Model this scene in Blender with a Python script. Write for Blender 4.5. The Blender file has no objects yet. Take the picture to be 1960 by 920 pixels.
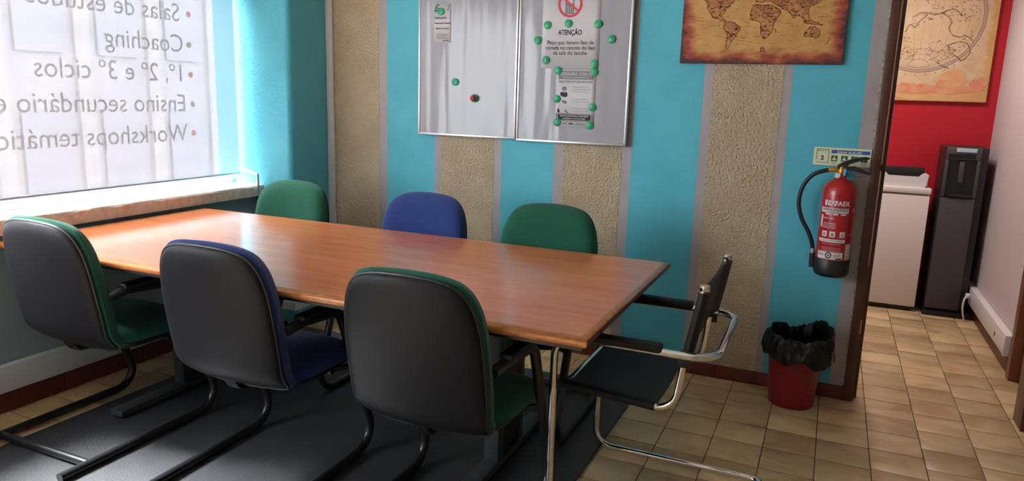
import bpy, bmesh, math, random
from math import sin, cos, pi, radians
from mathutils import Vector, Matrix, noise
random.seed(7)
scene = bpy.context.scene
COL = scene.collection

# ------------------------------------------------------------------ camera
yaw, pit, rol = -0.40970736, 0.19661865, -0.03038485
FPX = 1390.0
fwd = Vector((sin(yaw)*cos(pit), cos(yaw)*cos(pit), -sin(pit)))
rgt = Vector((cos(yaw), -sin(yaw), 0))
dwn = fwd.cross(rgt)
r2 = cos(rol)*rgt + sin(rol)*dwn
d2 = -sin(rol)*rgt + cos(rol)*dwn
cam = bpy.data.objects.new('camera', bpy.data.cameras.new('camera'))
COL.objects.link(cam)
mw = Matrix.Identity(4)
for i in range(3):
    mw[i][0] = r2[i]; mw[i][1] = -d2[i]; mw[i][2] = -fwd[i]
mw[2][3] = 1.40
cam.matrix_world = mw
cam.data.sensor_width = 36.0
cam.data.lens = FPX/1960*36.0
cam.data.clip_start = 0.02
scene.camera = cam
scene.view_settings.view_transform = 'Standard'
scene.view_settings.look = 'None'
scene.view_settings.gamma = 1.0
scene.view_settings.use_curve_mapping = False
scene.view_settings.exposure = 0.0

# ------------------------------------------------------------------ light
WORLD = 19.5
w = bpy.data.worlds.new('daylight'); scene.world = w; w.use_nodes = True
bg = w.node_tree.nodes['Background']
bg.inputs[0].default_value = (0.93, 0.96, 1.0, 1); bg.inputs[1].default_value = WORLD
def area(name, loc, rot, sx, sy, power, col=(1, 1, 1), portal=False):
    l = bpy.data.lights.new(name, 'AREA'); l.shape = 'RECTANGLE'; l.size = sx; l.size_y = sy
    l.energy = power; l.color = col
    o = bpy.data.objects.new(name, l); COL.objects.link(o)
    o.location = loc; o.rotation_euler = rot
    if portal: l.cycles.is_portal = True
    return o
sun = bpy.data.lights.new('sun', 'SUN'); sun.energy = 60.0; sun.angle = radians(22); sun.color = (1.0, 0.985, 0.95)
so_ = bpy.data.objects.new('sun', sun); COL.objects.link(so_)
SUN_EL = radians(52)
so_.rotation_euler = Vector((cos(SUN_EL)*.98, cos(SUN_EL)*.20, -sin(SUN_EL))).to_track_quat('-Z', 'Y').to_euler()
area('window_portal', (-3.60, 1.0, 1.60), (0, radians(-90), 0), 1.9, 4.9, 1, portal=True)
area('corridor_lamp_light', (0.05, 5.0, 2.50), (0, 0, 0), 0.5, 0.5, 31, (1.0, 0.87, 0.83))

# ------------------------------------------------------------------ materials
def srgb(r, g, b):
    f = lambda c: (c/255/12.92) if c/255 <= 0.04045 else ((c/255+0.055)/1.055)**2.4
    return (f(r), f(g), f(b), 1)
def N(nt, t, **kw):
    n = nt.nodes.new(t)
    for k, v in kw.items():
        if k in n.inputs: n.inputs[k].default_value = v
        else: setattr(n, k, v)
    return n
def new_mat(name):
    m = bpy.data.materials.new(name); m.use_nodes = True
    return m, m.node_tree, m.node_tree.nodes['Principled BSDF']
def mat(name, col, rough=0.5, metal=0.0, spec=0.5, col2=None, nscale=20, bump=0.0, bscale=200, stretch=None,
        coat=0.0, sheen=0.0, detail=4, bdist=0.004):
    m, nt, p = new_mat(name)
    p.inputs['Base Color'].default_value = col
    p.inputs['Roughness'].default_value = rough
    p.inputs['Metallic'].default_value = metal
    p.inputs['Specular IOR Level'].default_value = spec
    p.inputs['Coat Weight'].default_value = coat
    p.inputs['Coat Roughness'].default_value = 0.12
    p.inputs['Sheen Weight'].default_value = sheen
    tc = N(nt, 'ShaderNodeTexCoord')
    src = tc.outputs['Object']
    if stretch:
        mp = N(nt, 'ShaderNodeMapping'); mp.inputs['Scale'].default_value = stretch
        nt.links.new(src, mp.inputs[0]); src = mp.outputs[0]
    if col2 is not None:
        nz = N(nt, 'ShaderNodeTexNoise', Scale=nscale, Detail=detail, Roughness=0.6)
        nt.links.new(src, nz.inputs['Vector'])
        cr = N(nt, 'ShaderNodeValToRGB')
        cr.color_ramp.elements[0].position = 0.35; cr.color_ramp.elements[1].position = 0.68
        cr.color_ramp.elements[0].color = col; cr.color_ramp.elements[1].color = col2
        nt.links.new(nz.outputs['Fac'], cr.inputs[0]); nt.links.new(cr.outputs[0], p.inputs['Base Color'])
    if bump:
        nz = N(nt, 'ShaderNodeTexNoise', Scale=bscale, Detail=3.0, Roughness=0.6)
        nt.links.new(tc.outputs['Object'], nz.inputs['Vector'])
        b = N(nt, 'ShaderNodeBump', Strength=bump, Distance=bdist)
        nt.links.new(nz.outputs['Fac'], b.inputs['Height']); nt.links.new(b.outputs[0], p.inputs['Normal'])
    return m

M = {}
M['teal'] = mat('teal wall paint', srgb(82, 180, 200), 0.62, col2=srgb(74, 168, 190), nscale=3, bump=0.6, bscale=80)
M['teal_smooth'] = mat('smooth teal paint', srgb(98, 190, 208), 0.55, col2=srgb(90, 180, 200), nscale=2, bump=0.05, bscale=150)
M['grey_blue'] = mat('grey blue smooth paint', srgb(140, 156, 166), 0.55, bump=0.05, bscale=150)
M['beige'] = mat('rough beige plaster', srgb(206, 188, 160), 0.7, col2=srgb(194, 174, 144), nscale=6, bump=1.0, bscale=80, bdist=.024)
M['grey_band'] = mat('grey paint band', srgb(164, 158, 160), 0.6, col2=srgb(154, 148, 150), nscale=5, bump=0.25, bscale=110)
M['plaster_edge'] = mat('chipped plaster', srgb(190, 182, 165), 0.9, col2=srgb(120, 108, 92), nscale=60, bump=1.0, bscale=120)
M['white_wall'] = mat('white corridor paint', srgb(206, 196, 198), 0.6, bump=0.05, bscale=150)
M['red_wall'] = mat('red paint', srgb(192, 19, 38), 0.55, col2=srgb(184, 18, 34), nscale=2)
M['ceiling'] = mat('ceiling paint', srgb(228, 226, 222), 0.8)
M['room_wall'] = mat('pale room paint', srgb(146, 146, 146), 0.7)
M['dark_wood'] = mat('dark brown door wood', srgb(84, 44, 32), 0.4, col2=srgb(66, 33, 24), nscale=8, stretch=(12, 12, 0.7), coat=0.25)
M['orange_wood'] = mat('orange brown door wood', srgb(128, 70, 34), 0.4, col2=srgb(104, 54, 26), nscale=8, stretch=(12, 12, 0.7), coat=0.2)
M['terracotta'] = mat('terracotta skirting tile', srgb(112, 48, 38), 0.4, col2=srgb(92, 38, 32), nscale=9)
M['grout'] = mat('dark grout', srgb(74, 54, 40), 0.9)
M['white_plastic'] = mat('white plastic', srgb(226, 222, 222), 0.35)
M['white_enamel'] = mat('white enamel', srgb(232, 222, 218), 0.3, coat=0.2)
M['pvc'] = mat('grey white trunking', srgb(228, 231, 234), 0.45)
M['alu'] = mat('brushed aluminium', srgb(190, 192, 196), 0.35, metal=0.85)
M['alu_white'] = mat('white lacquered aluminium', srgb(225, 228, 232), 0.35)
M['chrome'] = mat('chrome', (0.80, 0.79, 0.77, 1), 0.09, metal=1.0)
M['black_metal'] = mat('black painted steel', srgb(26, 26, 29), 0.32, coat=0.2)
M['grey_metal'] = mat('grey painted steel', srgb(58, 60, 64), 0.4)
M['shell'] = mat('charcoal plastic shell', srgb(25, 25, 30), 0.45, spec=0.16, bump=0.08, bscale=400)
M['black_plastic'] = mat('black plastic', srgb(22, 22, 25), 0.42)
M['green_fabric'] = mat('green upholstery', srgb(8, 84, 64), 0.95, sheen=0.1, col2=srgb(7, 76, 58), nscale=60, bump=0.15, bscale=500)
M['blue_fabric'] = mat('blue upholstery', srgb(28, 52, 116), 0.95, sheen=0.15, col2=srgb(25, 47, 106), nscale=60, bump=0.15, bscale=500)
M['leather'] = mat('black leather', srgb(22, 21, 23), 0.5, spec=0.22, bump=0.2, bscale=250, col2=srgb(30, 29, 31), nscale=30)
M['rug'] = mat('charcoal mat', srgb(56, 57, 62), 0.5, col2=srgb(44, 44, 49), nscale=5, bump=0.3, bscale=120, spec=0.5)
M['marble'] = mat('marble sill', srgb(232, 222, 214), 0.25, col2=srgb(205, 180, 165), nscale=14)
M['marble_edge'] = mat('chipped marble edge', srgb(232, 214, 200), 0.6, col2=srgb(205, 184, 170), nscale=25, bump=0.6, bscale=40)
M['paper'] = mat('paper', srgb(196, 195, 200), 0.75)
M['ink'] = mat('black ink', srgb(48, 46, 52), 0.8)
M['ink_grey'] = mat('grey ink', srgb(120, 118, 122), 0.8)
M['sign_red'] = mat('red ink', srgb(206, 60, 74), 0.7)
M['magnet'] = mat('green magnet plastic', srgb(22, 150, 100), 0.4)
M['magnet_red'] = mat('red magnet plastic', srgb(180, 30, 44), 0.35)
M['ext_red'] = mat('fire red enamel', srgb(168, 16, 26), 0.3, coat=0.3)
M['label_white'] = mat('white label print', srgb(214, 208, 206), 0.6)
M['brass'] = mat('brass', srgb(214, 150, 40), 0.35, metal=0.7)
M['blue_tag'] = mat('blue tag plastic', srgb(90, 160, 215), 0.5)
M['sign_cream'] = mat('photoluminescent cream sign', srgb(214, 220, 184), 0.5)
M['sign_blue'] = mat('blue sign print', srgb(36, 84, 160), 0.5)
M['sign_green'] = mat('green sign print', srgb(18, 84, 52), 0.5)
M['bin_red'] = mat('red bin plastic', srgb(124, 14, 28), 0.4)
M['bag'] = mat('black bin bag film', srgb(10, 10, 11), 0.22, spec=0.35, bump=0.5, bscale=45)
M['disp_grey'] = mat('dark grey dispenser plastic', srgb(74, 70, 74), 0.45)
M['disp_dark'] = mat('black dispenser plastic', srgb(34, 32, 36), 0.4)
M['label_blue'] = mat('pale blue label', srgb(180, 205, 220), 0.5)
M['strip'] = mat('pink brown strip', srgb(214, 150, 130), 0.5)
M['text_vinyl'] = mat('grey vinyl letters', srgb(70, 70, 74), 0.7)
M['text_pink'] = mat('pink red vinyl', srgb(235, 60, 80), 0.7)
M['text_olive'] = mat('olive vinyl', srgb(130, 130, 60), 0.7)
M['facade'] = mat('pale facade', srgb(164, 162, 170), 0.8)
M['facade_dark'] = mat('facade glazing', srgb(150, 152, 164), 0.5)
M['facade_white'] = mat('facade pilaster', srgb(168, 165, 168), 0.8)
M['road'] = mat('pale pavement', srgb(180, 176, 172), 0.9)
M['yellow'] = mat('yellow paint', srgb(230, 200, 60), 0.5)

def wood_top():
    m, nt, p = new_mat('varnished table wood')
    tc = N(nt, 'ShaderNodeTexCoord')
    mp = N(nt, 'ShaderNodeMapping'); mp.inputs['Scale'].default_value = (1.2, 9, 9)
    nt.links.new(tc.outputs['Object'], mp.inputs[0])
    a = N(nt, 'ShaderNodeTexNoise', Scale=2.6, Detail=4.0, Roughness=0.55, Distortion=0.6)
    nt.links.new(mp.outputs[0], a.inputs['Vector'])
    cr = N(nt, 'ShaderNodeValToRGB')
    e = cr.color_ramp.elements
    e[0].position = 0.3; e[0].color = srgb(190, 106, 62); e[1].position = 0.72; e[1].color = srgb(214, 128, 78)
    nt.links.new(a.outputs['Fac'], cr.inputs[0]); nt.links.new(cr.outputs[0], p.inputs['Base Color'])
    r = N(nt, 'ShaderNodeTexNoise', Scale=2.0, Detail=3.0)
    nt.links.new(tc.outputs['Object'], r.inputs['Vector'])
    mr = N(nt, 'ShaderNodeMapRange'); mr.inputs['To Min'].default_value = 0.19; mr.inputs['To Max'].default_value = 0.19
    nt.links.new(r.outputs['Fac'], mr.inputs[0]); nt.links.new(mr.outputs[0], p.inputs['Roughness'])
    p.inputs['IOR'].default_value = 1.62
    return m
M['table_top'] = wood_top()
M['table_edge'] = mat('worn burr wood moulding', srgb(158, 92, 46), 0.35, col2=srgb(190, 124, 64), nscale=14, detail=8, stretch=(2.5, 5, 5), coat=0.25)

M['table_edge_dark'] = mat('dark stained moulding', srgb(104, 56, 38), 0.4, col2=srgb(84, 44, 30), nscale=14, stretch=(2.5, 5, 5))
def tile_mat():
    m, nt, p = new_mat('beige glazed floor tile')
    oi = N(nt, 'ShaderNodeObjectInfo'); tc = N(nt, 'ShaderNodeTexCoord')
    add = N(nt, 'ShaderNodeVectorMath', operation='MULTIPLY_ADD')
    cmb = N(nt, 'ShaderNodeCombineXYZ')
    nt.links.new(oi.outputs['Random'], cmb.inputs[0]); nt.links.new(oi.outputs['Random'], cmb.inputs[2])
    nt.links.new(cmb.outputs[0], add.inputs[0]); add.inputs[1].default_value = (37, 11, 53)
    mp = N(nt, 'ShaderNodeMapping'); mp.inputs['Scale'].default_value = (3, 6, 3)
    nt.links.new(tc.outputs['Object'], mp.inputs[0]); nt.links.new(mp.outputs[0], add.inputs[2])
    nz = N(nt, 'ShaderNodeTexNoise', Scale=1.1, Detail=5.0, Roughness=0.6, Distortion=0.6)
    nt.links.new(add.outputs[0], nz.inputs['Vector'])
    cr = N(nt, 'ShaderNodeValToRGB'); e = cr.color_ramp.elements
    e[0].position = 0.28; e[0].color = srgb(182, 142, 102); e[1].position = 0.62; e[1].color = srgb(220, 194, 148)
    nt.links.new(nz.outputs['Fac'], cr.inputs[0])
    hsv = N(nt, 'ShaderNodeHueSaturation')
    mr = N(nt, 'ShaderNodeMapRange'); mr.inputs['To Min'].default_value = 0.74; mr.inputs['To Max'].default_value = 1.06
    nt.links.new(oi.outputs['Random'], mr.inputs[0]); nt.links.new(mr.outputs[0], hsv.inputs['Value'])
    nt.links.new(cr.outputs[0], hsv.inputs['Color']); nt.links.new(hsv.outputs[0], p.inputs['Base Color'])
    p.inputs['Roughness'].default_value = 0.34
    b = N(nt, 'ShaderNodeBump', Strength=0.15, Distance=0.004)
    nt.links.new(nz.outputs['Fac'], b.inputs['Height']); nt.links.new(b.outputs[0], p.inputs['Normal'])
    return m
M['tile'] = tile_mat()

def glass_mat():
    m = bpy.data.materials.new('window glass'); m.use_nodes = True; nt = m.node_tree; nt.nodes.clear()
    o = N(nt, 'ShaderNodeOutputMaterial'); mx = N(nt, 'ShaderNodeMixShader'); mx.inputs[0].default_value = 0.06
    t = N(nt, 'ShaderNodeBsdfTransparent'); g = N(nt, 'ShaderNodeBsdfGlossy', Roughness=0.0)
    t.inputs[0].default_value = (0.94, 0.96, 0.96, 1)
    nt.links.new(t.outputs[0], mx.inputs[1]); nt.links.new(g.outputs[0], mx.inputs[2]); nt.links.new(mx.outputs[0], o.inputs[0])
    return m
M['glass'] = glass_mat()
def blind_mat():
    m = bpy.data.materials.new('sheer roller blind cloth'); m.use_nodes = True; nt = m.node_tree; nt.nodes.clear()
    o = N(nt, 'ShaderNodeOutputMaterial')
    t = N(nt, 'ShaderNodeBsdfTransparent'); t.inputs[0].default_value = (0.98, 0.97, 1.0, 1)
    tl = N(nt, 'ShaderNodeBsdfTranslucent'); tl.inputs[0].default_value = (0.040, 0.039, 0.041, 1)
    df = N(nt, 'ShaderNodeBsdfDiffuse'); df.inputs[0].default_value = (0.62, 0.60, 0.62, 1)
    m1 = N(nt, 'ShaderNodeMixShader'); m1.inputs[0].default_value = 0.5
    nt.links.new(tl.outputs[0], m1.inputs[1]); nt.links.new(df.outputs[0], m1.inputs[2])
    m2 = N(nt, 'ShaderNodeMixShader'); m2.inputs[0].default_value = 0.875
    nt.links.new(t.outputs[0], m2.inputs[1]); nt.links.new(m1.outputs[0], m2.inputs[2]); nt.links.new(m2.outputs[0], o.inputs[0])
    return m
M['blind'] = blind_mat()
def board_mat():
    m, nt, p = new_mat('glossy whiteboard steel')
    p.inputs['Specular IOR Level'].default_value = 0.24; p.inputs['Base Color'].default_value = srgb(156, 156, 164); p.inputs['Roughness'].default_value = 0.13
    tc = N(nt, 'ShaderNodeTexCoord'); mp = N(nt, 'ShaderNodeMapping'); mp.inputs['Scale'].default_value = (5.0, 1, 0.55)
    nt.links.new(tc.outputs['Object'], mp.inputs[0])
    nz = N(nt, 'ShaderNodeTexNoise', Scale=2.4, Detail=1.0)
    nt.links.new(mp.outputs[0], nz.inputs['Vector'])
    b = N(nt, 'ShaderNodeBump', Strength=0.22, Distance=0.03)
    nt.links.new(nz.outputs['Fac'], b.inputs['Height']); nt.links.new(b.outputs[0], p.inputs['Normal'])
    return m
M['board'] = board_mat()
def antique(name, c_mid, c_edge, c_dark, hx, hz, soft):
    # parchment print: a burnt border and blotches, in the canvas' own coordinates
    m, nt, p = new_mat(name)
    tc = N(nt, 'ShaderNodeTexCoord'); sp = N(nt, 'ShaderNodeSeparateXYZ'); nt.links.new(tc.outputs['Object'], sp.inputs[0])
    def mt(op, a, b=None):
        n = N(nt, 'ShaderNodeMath', operation=op)
        for i, v in enumerate((a, b)):
            if v is None: continue
            if isinstance(v, (int, float)): n.inputs[i].default_value = v
            else: nt.links.new(v, n.inputs[i])
        return n.outputs[0]
    ax = mt('SUBTRACT', hx, mt('ABSOLUTE', sp.outputs['X'])); az = mt('SUBTRACT', hz, mt('ABSOLUTE', sp.outputs['Z']))
    d = mt('DIVIDE', mt('MINIMUM', ax, az), soft)
    mp = N(nt, 'ShaderNodeMapping'); mp.inputs['Scale'].default_value = (6, 6, 14); nt.links.new(tc.outputs['Object'], mp.inputs[0])
    nz = N(nt, 'ShaderNodeTexNoise', Scale=1.3, Detail=8.0, Roughness=0.7); nt.links.new(mp.outputs[0], nz.inputs['Vector'])
    f = mt('ADD', d, mt('MULTIPLY', mt('SUBTRACT', nz.outputs['Fac'], 0.5), 2.2))
    cr = N(nt, 'ShaderNodeValToRGB'); e = cr.color_ramp.elements
    e[0].position = 0.0; e[0].color = c_dark; e[1].position = 0.95; e[1].color = c_mid
    x = cr.color_ramp.elements.new(0.4); x.color = c_edge
    nt.links.new(f, cr.inputs[0])
    n2 = N(nt, 'ShaderNodeTexNoise', Scale=9.0, Detail=8.0, Roughness=0.7); nt.links.new(tc.outputs['Object'], n2.inputs['Vector'])
    mx = N(nt, 'ShaderNodeMix', data_type='RGBA', blend_type='MULTIPLY')
    cr2 = N(nt, 'ShaderNodeValToRGB'); cr2.color_ramp.elements[0].position = 0.3; cr2.color_ramp.elements[0].color = (0.78, 0.72, 0.62, 1)
    cr2.color_ramp.elements[1].position = 0.6
    nt.links.new(n2.outputs['Fac'], cr2.inputs[0]); mx.inputs[0].default_value = 1.0
    nt.links.new(cr.outputs[0], mx.inputs[6]); nt.links.new(cr2.outputs[0], mx.inputs[7]); nt.links.new(mx.outputs[2], p.inputs['Base Color'])
    p.inputs['Roughness'].default_value = 0.7
    return m
M['antique'] = antique('antique world map print', srgb(198, 154, 92), srgb(166, 76, 54), srgb(84, 40, 46), 0.365, 0.26, 0.075)
M['antique2'] = antique('pale antique globe print', srgb(212, 186, 150), srgb(212, 180, 140), srgb(210, 164, 104), 0.40, 0.45, 0.06)
M['map_ink'] = mat('brown map ink', srgb(118, 62, 40), 0.8)
M['map_land'] = mat('brown map land tint', srgb(192, 142, 84), 0.8, col2=srgb(158, 98, 62), nscale=16, detail=8)
M['map_violet'] = mat('violet brown map ink', srgb(112, 62, 58), 0.8)
M['map2_ink'] = mat('grey brown map ink', srgb(128, 92, 78), 0.8)
M['map2_sea'] = mat('pale map disc', srgb(210, 184, 156), 0.8, col2=srgb(200, 170, 122), nscale=5, detail=6)
M['map2_ring'] = mat('map ring print', srgb(176, 150, 130), 0.8)
M['map2_cloud'] = mat('orange cloud print', srgb(214, 160, 118), 0.8, col2=srgb(206, 122, 92), nscale=14, detail=8)
M['map2_gold'] = mat('golden cloud print', srgb(212, 174, 118), 0.8, col2=srgb(210, 150, 100), nscale=10, detail=8)
M['canvas_side'] = mat('canvas side', srgb(92, 44, 40), 0.8)
M['canvas_side2'] = mat('canvas side pale', srgb(224, 170, 110), 0.8)

# ------------------------------------------------------------------ mesh helpers
class MB:
    def __init__(self): self.v = []; self.f = []; self.mi = []; self.sm = []
    def face(self, idx, mi=0, sm=False): self.f.append(tuple(idx)); self.mi.append(mi); self.sm.append(sm)
    def box(self, x0, x1, y0, y1, z0, z1, mi=0):
        b = len(self.v)
        self.v += [(x, y, z) for z in (z0, z1) for y in (y0, y1) for x in (x0, x1)]
        for q in ((0, 2, 3, 1), (4, 5, 7, 6), (0, 1, 5, 4), (2, 6, 7, 3), (0, 4, 6, 2), (1, 3, 7, 5)):
            self.face([b+i for i in q], mi)
        return self
    def bbox(self, x0, x1, y0, y1, z0, z1, r=0.005, seg=2, mi=0):
        bm = bmesh.new(); bmesh.ops.create_cube(bm, size=1)
        for v in bm.verts:
            v.co = Vector(((x0+x1)/2+v.co.x*(x1-x0), (y0+y1)/2+v.co.y*(y1-y0), (z0+z1)/2+v.co.z*(z1-z0)))
        bmesh.ops.bevel(bm, geom=list(bm.edges), offset=r, segments=seg, profile=0.5, affect='EDGES')
        self.addbm(bm, mi, True); return self
    def addbm(self, bm, mi=0, sm=False):
        b = len(self.v); bm.verts.index_update()
        self.v += [tuple(v.co) for v in bm.verts]
        for f in bm.faces: self.face([b+v.index for v in f.verts], mi, sm)
        bm.free()
    def tube(self, pts, r, n=12, mi=0, closed=False, caps=True, sy=1.0):
        pts = [Vector(p) for p in pts]; b = len(self.v); L = len(pts)
        up = None
        for i, p in enumerate(pts):
            if closed: t = (pts[(i+1) % L]-pts[i-1]).normalized()
            else: t = (pts[min(i+1, L-1)]-pts[max(i-1, 0)]).normalized()
            if up is None:
                up = Vector((0, 0, 1)) if abs(t.z) < 0.9 else Vector((1, 0, 0))
            up = (up - t*up.dot(t)).normalized(); s = t.cross(up)
            rr = r[i] if isinstance(r, (list, tuple)) else r
            for k in range(n):
                a = 2*pi*k/n
                self.v.append(tuple(p+rr*(cos(a)*s+sin(a)*up*sy)))
        for i in range(L if closed else L-1):
            j = (i+1) % L
            for k in range(n):
                self.face((b+i*n+k, b+i*n+(k+1) % n, b+j*n+(k+1) % n, b+j*n+k), mi, True)
        if caps and not closed:
            self.face([b+k for k in range(n)][::-1], mi); self.face([b+(L-1)*n+k for k in range(n)], mi)
        return self
    def lathe(self, prof, c=(0, 0, 0), n=32, mi=0, axis='z', caps=True):
        b = len(self.v)
        for (r, h) in prof:
            for k in range(n):
                a = 2*pi*k/n
                if axis == 'z': self.v.append((c[0]+r*cos(a), c[1]+r*sin(a), c[2]+h))
                elif axis == 'y': self.v.append((c[0]+r*cos(a), c[1]+h, c[2]-r*sin(a)))
                else: self.v.append((c[0]+h, c[1]+r*cos(a), c[2]+r*sin(a)))
        for i in range(len(prof)-1):
            for k in range(n):
                self.face((b+i*n+k, b+i*n+(k+1) % n, b+(i+1)*n+(k+1) % n, b+(i+1)*n+k), mi, True)
        if caps:
            self.face([b+k for k in range(n)][::-1], mi); self.face([b+(len(prof)-1)*n+k for k in range(n)], mi)
        return self
    def prism(self, poly, y0, y1, mi=0, plane='xz'):
        b = len(self.v); n = len(poly)
        for y in (y0, y1):
            for (a, c) in poly:
                self.v.append((a, y, c) if plane == 'xz' else ((y, a, c) if plane == 'yz' else (a, c, y)))
        self.face([b+i for i in range(n)], mi); self.face([b+n+i for i in range(n)][::-1], mi)
        for i in range(n):
            j = (i+1) % n
            self.face((b+i, b+n+i, b+n+j, b+j), mi)
        return self
    def build(self, name, mats, parent=None, loc=None):
        me = bpy.data.meshes.new(name); me.from_pydata(self.v, [], self.f)
        if not isinstance(mats, (list, tuple)): mats = [mats]
        for m in mats: me.materials.append(m)
        me.polygons.foreach_set('material_index', self.mi); me.polygons.foreach_set('use_smooth', self.sm)
        bm = bmesh.new(); bm.from_mesh(me); bmesh.ops.recalc_face_normals(bm, faces=bm.faces); bm.to_mesh(me); bm.free()
        try: me.set_sharp_from_angle(angle=radians(42))
        except Exception: pass
        o = bpy.data.objects.new(name, me); COL.objects.link(o)
        if parent: o.parent = parent
        if loc: o.location = loc
        return o
def empty(name, loc=(0, 0, 0), rz=0):
    o = bpy.data.objects.new(name, None); COL.objects.link(o); o.location = loc; o.rotation_euler = (0, 0, rz)
    o.empty_display_size = 0.05
    return o
def tag(o, label=None, cat=None, group=None, kind=None):
    if label: o['label'] = label
    if cat: o['category'] = cat
    if group: o['group'] = group
    if kind: o['kind'] = kind
    return o
def struct(o, label=None):
    o['kind'] = 'structure'
    if label: o['label'] = label
    return o
def copy_tree(o, parent=None):
    c = o.copy(); COL.objects.link(c); c.parent = parent
    for ch in list(o.children): copy_tree(ch, c)
    return c
def fillet(pts, r, n=7):
    pts = [Vector(p) for p in pts]; out = [pts[0]]
    for i in range(1, len(pts)-1):
        a, b, c = pts[i-1], pts[i], pts[i+1]
        rr = r[i-1] if isinstance(r, (list, tuple)) else r
        u = (a-b).normalized(); v = (c-b).normalized()
        ang = u.angle(v); d = min(rr/math.tan(ang/2), (a-b).length*0.49, (c-b).length*0.49)
        p0 = b+u*d; p2 = b+v*d
        re = d*math.tan(ang/2); cen = b+(u+v).normalized()*(re/sin(ang/2))
        for k in range(n+1):
            t = k/n
            A0 = p0-cen; A1 = p2-cen; th = A0.angle(A1)
            q = (A0*sin((1-t)*th)+A1*sin(t*th))/sin(th) if th > 1e-4 else A0
            out.append(cen+q)
    out.append(pts[-1]); return out
def chaikin(p, n=3, closed=False):
    for _ in range(n):
        q = [] if closed else [p[0]]
        L = len(p)
        for i in range(L if closed else L-1):
            a, b = p[i], p[(i+1) % L]
            q += [tuple(a[k]*.75+b[k]*.25 for k in range(len(a))), tuple(a[k]*.25+b[k]*.75 for k in range(len(a)))]
        if not closed: q.append(p[-1])
        p = q
    return p
TC = {}
def text(name, body, size, origin, right, up, m, parent=None, align='LEFT', bold=0.0, thick=0.0004, sx=1.0, shear=0.0):
    """flat lettering turned into a mesh, baseline origin at `origin` (in the parent's space)"""
    cu = bpy.data.curves.new(name, 'FONT'); cu.body = body; cu.size = size; cu.align_x = align
    cu.offset = bold; cu.extrude = thick; cu.shear = shear; cu.resolution_u = 3
    t = bpy.data.objects.new('tmp', cu); COL.objects.link(t)
    dg = bpy.context.evaluated_depsgraph_get(); me = bpy.data.meshes.new_from_object(t.evaluated_get(dg))
    COL.objects.unlink(t); bpy.data.objects.remove(t)
    R = Vector(right).normalized(); U = Vector(up).normalized(); W = R.cross(U); O = Vector(origin)
    for v in me.vertices:
        x, y, z = v.co; v.co = O+R*x*sx+U*y+W*z
    me.name = name; me.materials.clear(); me.materials.append(m)
    o = bpy.data.objects.new(name, me); COL.objects.link(o)
    if parent: o.parent = parent
    return o
def text_width(body, size):
    cu = bpy.data.curves.new('w', 'FONT'); cu.body = body; cu.size = size
    t = bpy.data.objects.new('tmp', cu); COL.objects.link(t); bpy.context.view_layer.update()
    wd = t.dimensions.x; COL.objects.unlink(t); bpy.data.objects.remove(t); return wd

WY = 3.70          # striped wall
WX = -3.14         # window wall
# ------------------------------------------------------------------ floor
floor = MB().box(-3.6, 2.4, -2.2, 6.2, -0.06, -0.006).build('floor', M['grout']); struct(floor)
def tile_mesh(wd, dp):
    b = MB(); r = 0.003; x, y = wd/2, dp/2
    b.v = [(-x, -y, -0.006), (x, -y, -0.006), (x, y, -0.006), (-x, y, -0.006), (-x, -y, -0.0015), (x, -y, -0.0015), (x, y, -0.0015), (-x, y, -0.0015),
           (-x+r, -y+r, 0), (x-r, -y+r, 0), (x-r, y-r, 0), (-x+r, y-r, 0)]
    for k in range(4):
        j = (k+1) % 4
        b.face((k, j, 4+j, 4+k)); b.face((4+k, 4+j, 8+j, 8+k))
    b.face((8, 9, 10, 11))
    return b
TW, TD = 0.2035, 0.1935
tile0 = tile_mesh(TW-0.0036, TD-0.0052).build('tile', M['tile'], floor)
first = True
rest = MB()
def put_tile(x, y, main):
    global first
    if not main:
        rest.box(x-TW/2+.002, x+TW/2-.002, y-TD/2+.002, y+TD/2-.002, -.006, 0); return
    o = tile0 if first else tile0.copy()
    if not first: COL.objects.link(o); o.parent = floor
    first = False
    o.location = (x, y, random.uniform(-0.0006, 0.0006)); o.rotation_euler = (random.uniform(-.002, .002), random.uniform(-.002, .002), random.uniform(-.004, .004) + (pi if random.random() < .5 else 0))
offs = {}
for i in range(-17, 10):
    xc = 0.066+TW*(i+0.5)
    off = {0: 2.803+.19, 1: 3.39, 2: 3.10}.get(i, random.uniform(0, TD) if i > 2 else 3.39+random.uniform(-.03, .03))
    j0 = int((-2.0-off)//TD)
    for j in range(j0, j0+45):
        yc = off+TD*(j+0.5)
        if yc < -2.05 or yc > 6.1 or xc < -3.1 or xc > 2.3: continue
        if xc < 0.15 and yc > WY+0.1 and yc < 3.9: pass
        vis_room = (-0.9 < xc < 1.2 and 2.1 < yc < 6.0 and not (xc < 0.1 and yc > 3.75)) or (-3.2 < xc < -2.75 and 1.5 < yc < 3.7) or (-2.75 < xc < -0.9 and 3.3 < yc < 3.72)
        if xc > 0.95 and yc > 4.5: vis_room = xc < 1.05
        put_tile(xc, yc, vis_room)
r_ = rest.build('tile_field', M['tile'], floor); r_['kind'] = 'stuff'

# mat under the table
rug = MB(); rug.bbox(-2.835, -0.745, 0.55, 3.335, 0.0005, 0.008, r=0.003, seg=1)
rug = rug.build('mat', M['rug']); tag(rug, 'large charcoal mat on the tiled floor under the table and chairs', 'mat')

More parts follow.
